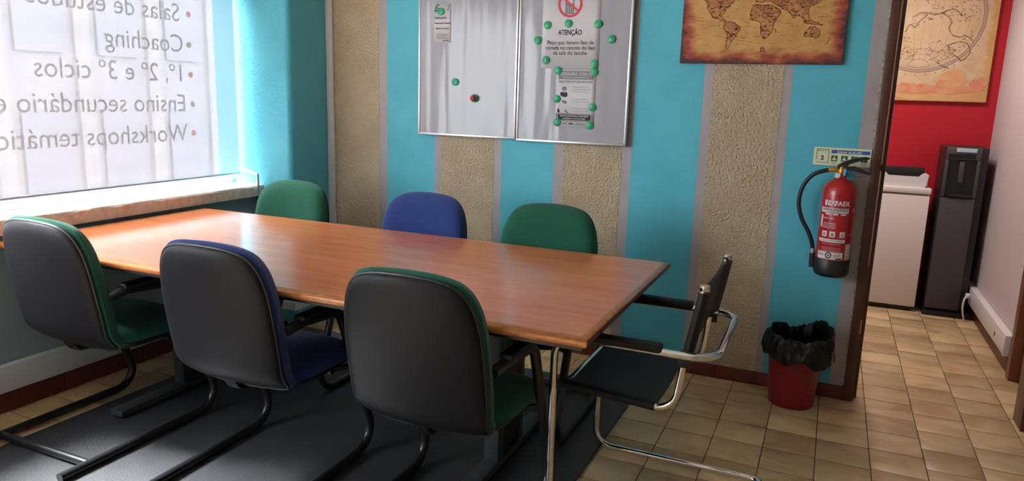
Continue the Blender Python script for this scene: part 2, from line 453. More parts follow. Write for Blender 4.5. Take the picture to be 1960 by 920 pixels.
# ------------------------------------------------------------------ striped wall
H = 2.72
bands = [(-2.86, -2.493, 'beige'), (-2.493, -2.437, 'grey'), (-2.437, -2.113, 'teal'), (-2.113, -2.068, 'grey'), (-2.068, -1.734, 'beige'), (-1.734, -1.686, 'grey'),
         (-1.686, -1.375, 'teal'), (-1.375, -1.322, 'grey'), (-1.322, -1.0, 'beige'), (-1.0, -0.95, 'grey'), (-0.95, -0.61, 'teal'), (-0.61, -0.567, 'grey'),
         (-0.567, -0.245, 'beige'), (-0.245, -0.205, 'grey'), (-0.205, 0.104, 'teal'), (0.104, 0.166, 'grey')]
wb = MB(); idx = {'beige': 0, 'grey': 1, 'teal': 2}
for x0, x1, k in bands:
    # painted bands: rough plaster stands a hair proud of the smooth grey joints
    y = WY-(0.0015 if k == 'beige' else 0.0)
    wb.box(x0, x1, y, WY+0.13, 0, H, idx[k])
wb.box(-3.5, -2.86, WY, WY+0.13, 0, H, 2)
wb.box(0.95, 2.3, WY, WY+0.13, 0, H, 2); wb.box(0.166, 0.95, WY, WY+0.13, 2.08, H, 2)
wall_back = wb.build('wall_back', [M['beige'], M['grey_band'], M['teal']]); struct(wall_back)
# chipped plaster edge along the door casing
pe = MB(); z = 0.0; random.seed(3)
while z < 2.06:
    dz = random.uniform(.012, .03); wd = random.uniform(.003, .008)
    pe.box(0.166-wd, 0.168, WY-random.uniform(.003, .007), WY+.002, z, z+dz); z += dz
struct(pe.build('trim_1', M['plaster_edge']))
# teal pier in the corner beside the window
PX, PY = -2.862, 3.352
pr = MB(); R = 0.035
poly = [(-3.42, PY)]+[(PX-R+R*sin(a), PY+R-R*cos(a)) for a in [pi/2*k/6 for k in range(7)]]+[(PX, WY), (-3.42, WY)]
pr.prism(poly, 0, H, plane='xy')
for f in range(len(pr.sm)): pr.sm[f] = True
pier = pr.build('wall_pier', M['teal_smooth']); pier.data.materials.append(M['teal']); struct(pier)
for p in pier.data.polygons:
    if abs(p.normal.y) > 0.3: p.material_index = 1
# vertical trunking in the corner
tk = MB(); tk.bbox(PX+.002, PX+.047, WY-.022, WY-.002, 0.16, H, r=.003)
struct(tk.build('trim_2', M['pvc']))

# window wall below and above the opening
wl = MB(); Y0W, Y1W = -1.35, PY
SILL = 0.836
wl.box(WX-.36, WX, Y0W-.15, PY, 0, 0.77); wl.box(WX-.36, WX, Y0W-.15, PY, 2.25, H); wl.box(WX-.36, WX, Y0W-.15, Y0W, 0.77, 2.25)
wall_left = wl.build('wall_left', M['grey_blue']); struct(wall_left)
# room shell out of view
struct(MB().box(-3.5, 2.4, -2.2, 6.2, H, H+.1).build('ceiling', M['ceiling']))
struct(MB().box(-3.5, 2.4, -2.3, -2.2, 0, H).build('wall_front', M['room_wall']))
struct(MB().box(2.3, 2.4, -2.2, 3.83, 0, H).build('wall_right', M['room_wall']))

# marble sill
sl = MB(); sl.box(-3.40, -3.088, Y0W, PY, 0.778, SILL)
ed = MB(); random.seed(5); ys = [Y0W]
while ys[-1] < PY-.03: ys.append(ys[-1]+random.uniform(.015, .05))
ys.append(PY)
b0 = 0
for y in ys:   # chipped front edge: top lip wanders
    t = random.uniform(0, .007) if random.random() < .6 else random.uniform(.004, .014)
    ed.v += [(-3.088, y, 0.772), (-3.078, y, 0.775), (-3.077, y, SILL-.004-t), (-3.086, y, SILL)]
for i in range(len(ys)-1):
    for k in range(3): ed.face((4*i+k, 4*i+k+1, 4*i+5+k, 4*i+4+k))
    ed.face((4*i+3, 4*i, 4*i+4, 4*i+7))
sill = sl.build('trim_3', M['marble']); struct(sill, 'pale marble window sill'); ed.build('chipped_edge', M['marble_edge'], sill)

# window: frame, mullions, panes
WXF = -3.335
win = empty('window_1', (WXF, 1.1, SILL)); struct(win)
def wpart(name, b, m, lab=None):
    o = b.build(name, m, win); o.matrix_parent_inverse = Matrix.Translation(-Vector(win.location))
    if lab: o['label'] = lab
    return o
fr = MB()
fr.bbox(WXF-.03, WXF+.02, Y0W, PY, SILL, SILL+.028, r=.003); fr.bbox(WXF-.03, WXF+.02, Y0W, PY, 2.20, 2.25, r=.003)
fr.bbox(WXF-.03, WXF+.02, Y0W, Y0W+.04, SILL+.028, 2.2, r=.003)
wpart('window_frame', fr, M['alu_white'])
wpart('mullion', MB().bbox(WXF-.03, WXF+.02, 1.50, 1.55, SILL+.028, 2.2, r=.003), M['alu_white'])
wpart('pane', MB().box(WXF-.008, WXF-.004, 1.55, PY-.001, SILL+.028, 2.2), M['glass'])
wpart('pane', MB().box(WXF-.008, WXF-.004, Y0W+.04, 1.50, SILL+.028, 2.2), M['glass'])
# lettering stuck on the shop window, read from the street
XG = WXF-.012
def line(body, y, z, size):
    o = text('lettering', body, size, (XG, y, z), (0, -1, 0), (0, 0, 1), M['text_vinyl'], win, sx=.955)
    o.matrix_parent_inverse = Matrix.Translation(-Vector(win.location)); return o
k = (XG+0.0)/(-3.40)
def gl(y, z): return y*k, 1.4+(z-1.4)*k
CAPS = 0.142
for body, y, z, sz, wtar in [('Salas de estudos', 3.098, 1.749, .135, None), ('Coaching', 3.112, 1.584, .135, .484), ('1º, 2º e 3º ciclos', 3.112, 1.422, .135, .872),
                       ('Ensino secundário e', 3.108, 1.258, .135, .965), ('Workshops temáticos', 3.104, 1.092, .135, None)]:
    if wtar:
        sz = .135
        ratio = wtar*k/text_width(body, sz)
        print('RATIO', body, ratio)
    yy, zz = gl(y, z)
    line(body, yy, zz, .1345)
for (y, z), mm in zip([(3.155, 1.793), (3.147, 1.627), (3.15, 1.462), (3.153, 1.298), (3.149, 1.134)], ['text_pink', 'text_olive', 'text_pink', 'text_olive', 'text_pink']):
    yy, zz = gl(y, z)
    wpart('bullet', MB().lathe([(.0165, -.0005), (.0165, .0005)], (XG, yy, zz), 20, axis='x'), M[mm], 'pinkish red vinyl dot' if mm == 'text_pink' else 'olive vinyl dot')

# roller blind
bl = empty('roller_blind', (-3.235, 2.47, 2.2)); tag(bl, 'sheer pale grey roller blind hanging over the lettered window', 'blind')
def ap(root, b, name, m, lab=None, kind=None):
    o = b.build(name, m, root); o.matrix_parent_inverse = root_inv(root)
    if lab: o['label'] = lab
    if kind: o['kind'] = kind
    return o
def root_inv(root):
    if root.parent: return root_inv(root.parent)
    return (Matrix.Translation(root.location) @ root.rotation_euler.to_matrix().to_4x4()).inverted()
BX = -3.232; BY1 = 3.320; BY0 = 1.62
cl = MB(); ny = 60
for i in range(ny+1):
    y = BY0+(BY1-BY0)*i/ny; dx = 0.0025*sin(i*0.55)+0.0015*sin(i*1.3+1)
    for z, s in ((0.902, 1), (1.3, .8), (1.7, .5), (2.19, 0)): cl.v.append((BX+dx*s, y, z))
for i in range(ny):
    for j in range(3): cl.face((4*i+j, 4*i+4+j, 4*i+5+j, 4*i+1+j), 0, True)
ap(bl, cl, 'blind_cloth', M['blind'])
ap(bl, MB().tube([(BX, BY0, .897), (BX, BY1, .897)], .0085, 12), 'bottom_bar', M['alu'])
ap(bl, MB().tube([(BX, BY0, 2.20), (BX, BY1, 2.20)], .022, 16), 'roller_tube', M['alu'])
# window stay with hanging cord weight at the right end of the sill
st = empty('window_stay', (-3.14, 3.30, .9)); tag(st, 'white window stay arm with a hanging grey rod above the right end of the sill', 'window stay')
ap(st, MB().tube([(-3.235, 3.31, .925), (-3.16, 3.30, .920), (-3.07, 3.29, .903)], .0065, 10), 'arm', M['white_plastic'])
ap(st, MB().lathe([(.004, -.008), (.0085, -.006), (.0085, .006), (.004, .008)], (-3.066, 3.29, .900), 14), 'joint', M['alu'])
ap(st, MB().lathe([(.006, -.106), (.0085, -.100), (.0085, -.012), (.005, -.006)], (-3.066, 3.29, .899), 16), 'rod', M['alu'])

# trunking and skirting along the window wall
tr = MB(); tr.bbox(WX+.001, WX+.04, -2.1, PY-.041, .10, .215, r=.003)
struct(tr.build('trim_4', M['pvc'])); 
tr = MB(); tr.bbox(WX+.001, PX-.001, PY-.040, PY-.001, .10, .15, r=.003); tr.bbox(PX-.0005, PX+.025, PY-.040, WY-.024, .10, .15, r=.003)
struct(tr.build('trim_5', M['pvc']))
def skirting(name, along, a0, a1, fixed, face_sign, step=0.2, h=.07, th=.009):
    base = MB()
    if along == 'x': base.box(a0, a1, min(fixed, fixed+face_sign*.004), max(fixed, fixed+face_sign*.004), 0, h-.002)
    else: base.box(min(fixed, fixed+face_sign*.004), max(fixed, fixed+face_sign*.004), a0, a1, 0, h-.002)
    o = base.build(name, M['grout']); struct(o)
    n = max(1, round((a1-a0)/step)); s = (a1-a0)/n
    proto = None
    for i in range(n):
        if proto is None:
            b = MB()
            if along == 'x': b.bbox(.0015, s-.0015, min(face_sign*.001, face_sign*th), max(face_sign*.001, face_sign*th), .001, h, r=.002, seg=1)
            else: b.bbox(min(face_sign*.001, face_sign*th), max(face_sign*.001, face_sign*th), .0015, s-.0015, .001, h, r=.002, seg=1)
            proto = b.build('skirting_tile', M['terracotta'], o); q = proto
        else:
            q = proto.copy(); COL.objects.link(q); q.parent = o
        q.location = (a0+i*s, fixed, 0) if along == 'x' else (fixed, a0+i*s, 0)
    return o
skirting('baseboard_back', 'x', PX+.03, .166, WY-.0025, -1)
skirting('baseboard_left', 'y', 1.25, PY-.03, WX+.001, 1, h=.085)
skirting('baseboard_corridor', 'y', 4.47, 5.98, 0.999, -1, h=.075)

# ------------------------------------------------------------------ doorway (door_1): dark casing, jamb, stop
d1 = empty('door_1', (.2, WY, 0)); struct(d1)
ap(d1, MB().bbox(.168, .206, WY-.014, WY-.0005, 0, 2.12, r=.003), 'casing', M['dark_wood'])
ap(d1, MB().bbox(.1665, .215, WY, WY+.132, 0, 2.07, r=.002), 'jamb', M['dark_wood'])
ap(d1, MB().bbox(.214, .232, WY+.055, WY+.132, 0, 2.055, r=.003), 'door_stop', M['dark_wood'])
ap(d1, MB().bbox(.2065, .2125, WY-.008, WY-.0005, 1.145, 2.05, r=.001, seg=1), 'pale_strip', M['strip'])  # thin pale pink strip in broken lengths along the casing edge
ap(d1, MB().bbox(.2065, .2125, WY-.008, WY-.0005, .67, 1.115, r=.001, seg=1), 'pale_strip', M['strip'])
ap(d1, MB().bbox(.2065, .2125, WY-.008, WY-.0005, .34, .41, r=.001, seg=1), 'pale_strip', M['strip'])
ap(d1, MB().bbox(.895, .950, WY-.012, WY+.132, 0, 2.07, r=.003), 'jamb', M['dark_wood'])
ap(d1, MB().bbox(.952, 1.01, WY-.014, WY-.0005, 0, 2.12, r=.003), 'casing', M['dark_wood'])
ap(d1, MB().bbox(.206, .952, WY-.014, WY+.132, 2.056, 2.12, r=.003), 'head_casing', M['dark_wood'])

# ------------------------------------------------------------------ corridor
struct(MB().box(-1.6, 1.13, 6.0, 6.1, 0, H).build('wall_corridor_end', M['red_wall']))
struct(MB().box(1.0, 1.12, 4.46, 6.0, 0, H).build('wall_corridor_right', M['white_wall']))
struct(MB().box(-1.7, -1.6, 3.83, 6.1, 0, H).build('wall_corridor_left', M['white_wall']))
cr_ = MB(); cr_.box(1.0, 1.12, 3.83, 4.46, 2.1, H)
struct(cr_.build('wall_corridor_lintel', M['white_wall']))
d2o = empty('door_2', (1.0, 4.4, 0)); struct(d2o)
ap(d2o, MB().bbox(.975, 1.10, 4.395, 4.46, 0, 2.1, r=.003), 'casing', M['orange_wood'])
ap(d2o, MB().bbox(1.02, 1.06, 3.84, 4.395, .005, 2.1, r=.003), 'door_leaf', M['orange_wood'])
tr = MB(); tr.bbox(.955, .9985, 4.50, 5.88, .105, .215, r=.004)
t6 = tr.build('trim_6', M['white_plastic']); struct(t6, 'white cable trunking along the corridor wall')
tc_ = MB().bbox(.951, .9985, 4.485, 4.502, .102, .218, r=.004).build('end_cap', M['white_plastic'], t6)
tc2 = MB().bbox(.9525, .956, 4.74, 4.755, .14, .165, r=.001, seg=1).build('clip', M['disp_grey'], t6)

# small white fridge
fx0, fx1, fy0, fy1 = .06, .638, 5.62, 5.985
fg = empty('fridge', ((fx0+fx1)/2, (fy0+fy1)/2, 0)); tag(fg, 'small white fridge beside the dark water dispenser in the corridor', 'fridge')
ap(fg, MB().bbox(fx0+.02, fx1-.02, fy0+.03, fy1-.02, 0, .035, r=.003), 'plinth', M['disp_dark'])
ap(fg, MB().bbox(fx0, fx1, fy0+.03, fy1, .03, .822, r=.006), 'body', M['white_enamel'])
ap(fg, MB().bbox(fx0, fx1, fy0, fy0+.027, .035, .818, r=.008), 'door', M['white_enamel'])
ap(fg, MB().bbox(fx0-.004, fx1+.004, fy0-.006, fy1, .826, .868, r=.008), 'top', M['white_enamel'])
# tray on it
ty = empty('tray', (.46, 5.76, .868)); tag(ty, 'white plastic tub with a dark inside on top of the fridge', 'tub')
tb = MB()
prof = [(.33, .868), (.60, .868), (.615, .955), (.60, .962), (.575, .962), (.555, .94), (.37, .94), (.35, .962), (.32, .962), (.315, .955)]
tb.prism([(a+.002, c+.0005) for a, c in prof], 5.64, 5.655)
tb.box(.335, .60, 5.655, 5.85, .8685, .88); tb.box(.317, .33, 5.655, 5.85, .88, .955); tb.box(.602, .615, 5.655, 5.85, .88, .955)
ap(ty, tb, 'body', M['white_plastic'])
ap(ty, MB().bbox(.331, .601, 5.80, 5.86, .88, .992, r=.006), 'back_panel', M['disp_dark'])
ap(ty, MB().box(.331, .601, 5.656, 5.80, .93, .9345), 'lid', M['disp_dark'])

# water dispenser
wd = empty('water_dispenser', (.81, 5.78, 0)); tag(wd, 'tall dark grey water dispenser standing against the red corridor wall', 'water dispenser')
x0, x1, y0, y1, zt = .692, .945, 5.62, 5.97, 1.155
b = MB()
b.bbox(x0, x1, y0+.02, y1, .02, zt, r=.012); ap(wd, b, 'body', M['disp_dark'])
ap(wd, MB().bbox(x0+.006, x1-.045, y0, y0+.025, .045, .815, r=.006), 'lower_panel', M['disp_grey'])
fp = MB()   # front surround of the niche
fp.bbox(x0+.006, x0+.026, y0, y0+.025, .822, 1.075, r=.004); fp.bbox(x1-.065, x1-.045, y0, y0+.025, .822, 1.075, r=.004); fp.bbox(x0+.006, x1-.045, y0-.004, y0+.025, 1.072, zt-.002, r=.006)
ap(wd, fp, 'front_surround', M['disp_grey'])
ap(wd, MB().box(x0+.026, x1-.065, y0+.012, y0+.0195, .83, 1.07), 'niche', M['black_plastic'])
ap(wd, MB().bbox(x0+.09, x0+.12, y0+.001, y0+.013, .92, 1.06, r=.004), 'spout', M['disp_grey'])
ap(wd, MB().bbox(x0+.04, x1-.075, y0-.010, y0+.011, .826, .842, r=.003), 'drip_tray', M['disp_dark'])
ap(wd, MB().bbox(x0+.02, x1-.08, y0-.0065, y0-.003, 1.082, 1.112, r=.0015, seg=1), 'display', M['black_plastic'])
ap(wd, MB().bbox(x0+.06, x1-.075, y0-.008, y0-.003, 1.122, 1.148, r=.002, seg=1), 'maker_plate', M['label_blue'])
ap(wd, MB().bbox(x0-.01, x1+.04, y0-.03, y1, .0005, .03, r=.004), 'base', M['black_plastic'])
hs = MB(); hs.tube(chaikin([(.955, 5.60, .165), (.935, 5.575, .172), (.915, 5.55, .160), (.908, 5.54, .11), (.915, 5.545, .06), (.93, 5.555, .008)], 3), .006, 10)
plug = empty('plug', (.955, 5.60, .165)); tag(plug, 'white plug with a short curled cable at the end of the corridor trunking', 'plug')
ap(plug, hs, 'cable', M['white_plastic']); ap(plug, MB().bbox(.925, .9545, 5.585, 5.615, .150, .182, r=.006), 'plug_body', M['white_plastic'])

# ------------------------------------------------------------------ table
T0x, T1x, T0y, T1y, TZ = -3.070, -0.552, 1.800, 2.888, 0.760
tbl = empty('table', ((T0x+T1x)/2, (T0y+T1y)/2, 0)); tag(tbl, 'long glossy reddish brown wooden meeting table in the middle of the room', 'table')
ap(tbl, MB().bbox(T0x+.022, T1x-.022, T0y+.022, T1y-.022, TZ-.03, TZ, r=.0005, seg=1), 'tabletop', M['table_top'])
em = MB(); prof = [(.0225, 0.0), (.012, -.0015), (.003, -.006), (0, -.012), (.001, -.02), (.006, -.028), (.0225, -.034)]
P = [(T0x, T0y, 1, 1), (T1x, T0y, -1, 1), (T1x, T1y, -1, -1), (T0x, T1y, 1, -1)]
for (px, py, sx, sy) in P:
    for (d, z) in prof: em.v.append((px+sx*d, py+sy*d, TZ+z))
n = len(prof)
for i in range(4):
    j = (i+1) % 4
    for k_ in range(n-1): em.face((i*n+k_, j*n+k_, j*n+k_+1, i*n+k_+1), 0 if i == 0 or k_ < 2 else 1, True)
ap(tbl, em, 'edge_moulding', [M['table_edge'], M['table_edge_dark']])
ap(tbl, MB().box(T0x+.02, T1x-.02, T0y+.02, T1y-.02, TZ-.042, TZ-.0305), 'underside', M['black_plastic'])
for xx in (-2.66, -1.06):
    leg = MB(); leg.bbox(xx-.03, xx+.03, 2.30, 2.35, .03, .69, r=.004); leg.bbox(xx-.03, xx+.03, 2.49, 2.54, .03, .69, r=.004)
    l = ap(tbl, leg, 'leg', M['grey_metal'])
    ap(tbl, MB().box(xx-.022, xx+.022, 2.35, 2.49, .06, .66), 'leg_panel', M['black_metal'])
    ft = MB(); ft.bbox(xx-.035, xx+.035, 1.97, 2.78, .0165, .045, r=.006)
    ap(tbl, ft, 'foot', M['grey_metal'])
    for yy in (2.0, 2.75): ap(tbl, MB().lathe([(.02, .0085), (.02, .018)], (xx, yy, 0), 16), 'glide', M['black_plastic'])
    ap(tbl, MB().bbox(xx-.04, xx+.04, 1.90, 2.80, .69, .717, r=.004), 'cross_bearer', M['black_metal'])
ap(tbl, MB().bbox(-2.63, -1.09, 2.42, 2.46, .64, .69, r=.004), 'long_beam', M['black_metal'])

# ------------------------------------------------------------------ cantilever visitor chairs (local: facing +Y, origin on floor)
def pillow(outline, cz, front, back, mapf, rings=9, pw=3.2):
    """closed lens: outline list of (x,z); front/back thickness along local y; mapf maps (x,y,z)->xyz"""
    b = MB(); n = len(outline); cx = 0
    for side, T in ((0, front), (1, back)):
        for r in range(rings+1):
            s = r/rings; s2 = 1-(1-s)**1.6
            th = T*(1-s2**pw)**(1/2.2) if s2 < 1 else 0
            for (x, z) in outline:
                b.v.append(mapf(x*s2, th, cz+(z-cz)*s2))
    R1 = rings+1
    for side in (0, 1):
        o = side*R1*n
        for r in range(rings):
            for k_ in range(n):
                j = (k_+1) % n
                b.face((o+r*n+k_, o+r*n+j, o+(r+1)*n+j, o+(r+1)*n+k_), 0, True)
    # weld by distance
    bm = bmesh.new(); vs = [bm.verts.new(v) for v in b.v]
    for f in b.f:
        try: bm.faces.new([vs[i] for i in f])
        except ValueError: pass
    bmesh.ops.remove_doubles(bm, verts=bm.verts, dist=1e-5)
    bmesh.ops.dissolve_degenerate(bm, dist=1e-6, edges=bm.edges)
    q = MB(); q.addbm(bm, 0, True); return q
half = [(0, 0), (.10, 0), (.195, .002), (.228, .020), (.236, .08), (.240, .17), (.239, .26), (.234, .36), (.216, .442), (.176, .500), (.10, .522), (0, .526)]
half = chaikin(half, 3)
outl = half+[(-x, z) for x, z in half[-2:0:-1]]
ZB = 0.392; YB = -0.218; LEAN = 0.17
def bmap(x, y, z):
    # curved back: sides come forward, leans backwards upwards
    zz = z*1.0
    yy = y+0.62*x*x-LEAN*z+0.10*(z-.22)**2*1.5
    if z < .085: yy += .060*((.085-z)/.085)**1.6
    return (x, YB+yy, ZB+zz)
def make_chair(fabric):
    root = empty('visitor_chair')
    q = pillow(outl, .26, 0.070, -.012, bmap, pw=8); q.build('backrest', M[fabric], root)
    shell_out = [(x*.97, (z-.26)*.968+.255) for x, z in outl]
    q = pillow(shell_out, .26, .0, -.018, lambda x, y, z: bmap(x, y-.012, z), rings=12, pw=12)
    sh = q.build('back_shell', M['shell'], root)
    # lip round the shell
    lip = MB(); lip.tube([bmap(x, -.013, z) for x, z in shell_out], .0055, 8, closed=True); lip.build('rim', M['black_plastic'], sh)
    s_ = chaikin([(0, -.135), (.15, -.135), (.21, -.12), (.235, -.06), (.24, .1), (.235, .19), (.20, .225), (.1, .24), (0, .242)], 2)
    so = s_+[(-x, z) for x, z in s_[-2:0:-1]]
    pillow(so, 0, .062, -.004, lambda x, y, z: (x, z+.0, .418+y+.02*z), pw=5).build('seat', M[fabric], root)
    pillow([(x*.97, z*.97) for x, z in so], 0, -.035, .0, lambda x, y, z: (x, z, .412+y+.02*z), pw=6).build('seat_shell', M['black_plastic'], root)
    for sx in (-1, 1):
        X = .253*sx
        pts = fillet([(X, -.45, .0265), (X, .30, .0265), (X, .075, .625), (X, -.13, .640), (X*.93, -.190, .622)], [.085, .07, .04])
        MB().tube(pts, .0175, 14).build('frame_rail', M['black_metal'], root)
        MB().bbox(X-.022, X+.022, -.15, .09, .646, .668, r=.009, seg=3).build('armrest', M['black_plastic'], root)
        MB().tube([(X, .165, .385), (X*.7, .10, .380)], .011, 10).build('seat_support', M['black_metal'], root)
    MB().tube([(-.253, -.335, .0265), (.253, -.335, .0265)], .0145, 12).build('crossbar', M['black_metal'], root)
    MB().tube([(-.2, .10, .372), (.2, .10, .372)], .011, 10).build('crossbar', M['black_metal'], root)
    jb = fillet([(0, .05, .375), (0, -.185, .375), (0, -.222, .47)], .05)
    q = MB(); 
    for dx in (-.02, -.01, 0, .01, .02): q.tube([(p.x+dx, p.y, p.z) for p in jb], .006, 8)
    q.build('back_bracket', M['black_metal'], root)
    return root
GRP = None
proto_g = make_chair('green_fabric'); proto_b = make_chair('blue_fabric')
CH = [
 (proto_g, -2.632, 1.975, 0.0, 'green fabric visitor chair nearest the window wall, on the camera side of the table'),
 (proto_b, -1.812, 1.975, 0.02, 'blue fabric visitor chair between the two green ones on the near side of the table'),
 (None, -1.056, 1.975, 0.0, 'green fabric visitor chair with dark back shell, nearest the chrome armchair on the near side'),
 (None, -2.63, 2.83, pi, 'green fabric visitor chair on the far side of the table, beside the window pier'),
 (None, -1.81, 2.83, pi, 'blue fabric visitor chair on the far side of the table, against the striped wall'),
 (None, -1.15, 2.83, pi, 'dark green fabric visitor chair on the far side of the table, beneath the whiteboards'),
]
for i, (pt, x, y, rz, lab) in enumerate(CH):
    src = pt if pt else copy_tree(proto_b if i == 4 else proto_g)
    src.location = (x, y, 0); src.rotation_euler = (0, 0, rz)
    tag(src, lab, 'chair', 'visitor chairs around the table')

# ------------------------------------------------------------------ chrome cantilever armchair (faces -X)
ac = empty('cantilever_armchair', (-.48, 2.41, 0)); tag(ac, 'chrome tube cantilever armchair with black leather at the right end of the table', 'armchair')
yn, yf = 2.14, 2.68; xf, xb = -.765, -.255
r_ = .0125
pts = fillet([(xf, yn, .0135+.0), (xf, yn, .64), (xb, yn, .64), (xb, yf, .64), (xf, yf, .64), (xf, yf, .0135+.3)], [.075, .085, .085, .075])
loop = fillet([(xb+.06, yf, .0135), (xf, yf, .0135), (xf, yf, .64), (xb, yf, .64), (xb, yn, .64), (xf, yn, .64), (xf, yn, .0135), (xb+.06, yn, .0135)], [.07, .07, .085, .085, .07, .07])
base = fillet([(xb-.1, yn, .0135), (xb+.06, yn, .0135), (xb+.06, yf, .0135), (xb-.1, yf, .0135)], [.08, .08])
fl = loop[1:-1]
ap(ac, MB().tube(loop[:], r_, 16), 'tube_frame', M['chrome'])
# rear floor bow closes the two runners
bow = fillet([(xb+.058, yf, .0135), (xb+.14, yf, .0135), (xb+.14, yn, .0135), (xb+.058, yn, .0135)], [.075, .075])
ap(ac, MB().tube(bow, r_, 16), 'floor_bow', M['chrome'])
zs = .452
for ys_ in (yn+.035, yf-.035):
    p = fillet([(xf+.012, ys_, zs+.01), (-.372, ys_, zs-.012), (-.350, ys_, .628)], [.07])
    ap(ac, MB().tube(p, .0105, 14), 'seat_rail', M['chrome'])
    ap(ac, MB().tube([(xf+.012, ys_-.03 if ys_ < 2.4 else ys_+.03, zs+.01), (xf+.012, ys_, zs+.01)], .013, 12), 'clamp', M['black_plastic'])
ap(ac, MB().tube([(xf+.03, yn+.035, zs+.009), (xf+.03, yf-.035, zs+.009)], .009, 12), 'front_stretcher', M['chrome'])
# seat sling wrapped round the rails
sg = MB(); nx = 14; ny_ = 16; x0s, x1s = xf+.018, -.432
top = []
for i in range(nx+1):
    x = x0s+(x1s-x0s)*i/nx; zr = zs+.01-.022*(x-xf)/(.39)
    ring = []
    y0_, y1_ = yn+.035, yf-.035; rr = .0135
    for a in [pi*1.5, pi*1.25, pi, pi*.75, pi*.5]: ring.append((x, y0_+rr*cos(a), zr+rr*sin(a)))
    for k_ in range(1, ny_):
        t = k_/ny_; ring.append((x, y0_+(y1_-y0_)*t, zr+rr-.022*sin(pi*t)))
    for a in [pi*.5, pi*.25, 0, -pi*.25, -pi*.5]: ring.append((x, y1_+rr*cos(a), zr+rr*sin(a)))
    ring.append((x, y1_-.04, zr-rr))
    for k_ in range(ny_-2, 1, -1):
        t = k_/ny_; ring.append((x, y0_+(y1_-y0_)*t, zr+rr-.022*sin(pi*t)-.006-.012*abs(2*t-1)**3))
    ring.append((x, y0_+.04, zr-rr))
    top.append(ring)
m_ = len(top[0])
for rg in top: sg.v += rg
for i in range(nx):
    for k_ in range(m_):
        sg.face((i*m_+k_, i*m_+(k_+1) % m_, (i+1)*m_+(k_+1) % m_, (i+1)*m_+k_), 0, True)
sg.face(list(range(m_))[::-1]); sg.face([nx*m_+k_ for k_ in range(m_)])
ap(ac, sg, 'seat_sling', M['leather'])
# back posts and back sling
zb0, zb1 = .648, .838
for ys_ in (yn+.02, yf-.02):
    ap(ac, MB().tube([(-.338, ys_, zb0-.004), (-.305, ys_, zb1+.022)], .0115, 14), 'back_post', M['chrome'])
    ap(ac, MB().lathe([(.0135, 0), (.0150, .003), (.0150, .016), (.012, .019)], (-.305, ys_, zb1+.006), 18), 'cap', M['chrome'])
bs = MB(); ring_n = None
for i in range(9):
    t = i/8; z = zb0+.002+(zb1-zb0)*t; x = -.3375+.033*t
    y0_, y1_ = yn+.02, yf-.02; rr = .0175; ring = []
    for a in [0, pi*.25, pi*.5, pi*.75, pi, pi*1.25, pi*1.5, ]: ring.append((x+rr*cos(pi/2-a+pi*0), y0_-rr*sin(a-pi/2) if False else y0_+rr*sin(pi/2-a)*-1*-1, z))
    ring = []
    for a in [pi*.5, pi*.75, pi, pi*1.25, pi*1.5]: ring.append((x+rr*sin(a-pi)*-1*-1, y0_+rr*cos(a), z))
    # front face (towards -X) to far post
    pts_f = [(x-rr+.010*sin(pi*k_/12), y0_+(y1_-y0_)*k_/12, z) for k_ in range(1, 12)]
    arc2 = [(x-rr*cos(a), y1_+rr*sin(a), z) for a in [0, pi*.25, pi*.5, pi*.75, pi]]
    arc1 = [(x-rr*cos(a), y0_-rr*sin(a), z) for a in [pi, pi*.75, pi*.5, pi*.25, 0]]
    pts_b = [(x-rr+.009+(.010*sin(pi*k_/12))+(2*rr-.009)*max(0, abs(k_-6)/6-.75)*4, y0_+(y1_-y0_)*k_/12, z) for k_ in range(11, 0, -1)]
    ring = arc1+pts_f+arc2+pts_b
    ring_n = len(ring); bs.v += ring
for i in range(8):
    for k_ in range(ring_n):
        bs.face((i*ring_n+k_, i*ring_n+(k_+1) % ring_n, (i+1)*ring_n+(k_+1) % ring_n, (i+1)*ring_n+k_), 0, True)
bs.face(list(range(ring_n))[::-1]); bs.face([8*ring_n+k_ for k_ in range(ring_n)])
ap(ac, bs, 'back_sling', M['leather'])
for sgn, ys_ in ((-1, yn), (1, yf)):
    ap(ac, MB().bbox(-.665, -.415, ys_-.024, ys_+.024, .640, .664, r=.007, seg=3), 'armrest', M['leather'])
    ap(ac, MB().bbox(-.362, -.325, ys_+(-.012 if sgn > 0 else .0), ys_+(.0 if sgn > 0 else .012)+.0, .60, .655, r=.003), 'post_bracket', M['black_plastic'])

# ------------------------------------------------------------------ whiteboards
BYF = 3.662
def whiteboard(x0, x1, z0, z1, lab):
    root = empty('whiteboard', ((x0+x1)/2, WY, z0)); tag(root, lab, 'whiteboard', 'whiteboards on the striped wall')
    ap(root, MB().box(x0+.010, x1-.010, BYF+.004, BYF+.018, z0+.010, z1-.010), 'writing_surface', M['board'])
    ap(root, MB().box(x0+.012, x1-.012, BYF+.018, WY-.003, z0+.012, z1-.012), 'backing', M['grey_metal'])
    f = .013
    for (a, b_, c, d) in ((x0, x1, z0, z0+f), (x0, x1, z1-f, z1), (x0, x0+f, z0+f, z1-f), (x1-f, x1, z0+f, z1-f)):
        ap(root, MB().bbox(a, b_, BYF, BYF+.022, c, d, r=.003), 'frame_bar', M['alu'])
    return root
whiteboard(-2.205, -1.591, 1.166, 2.066, 'left whiteboard of the pair, nearly bare with two small notices of magnets')
whiteboard(-1.588, -.972, 1.160, 2.060, 'right whiteboard of the pair, holding the two printed notices')
bpy.data.objects['whiteboard']['label'] = 'left whiteboard of the pair, nearly bare, with a small leaflet'
SY = BYF+.0035     # face of the writing surface
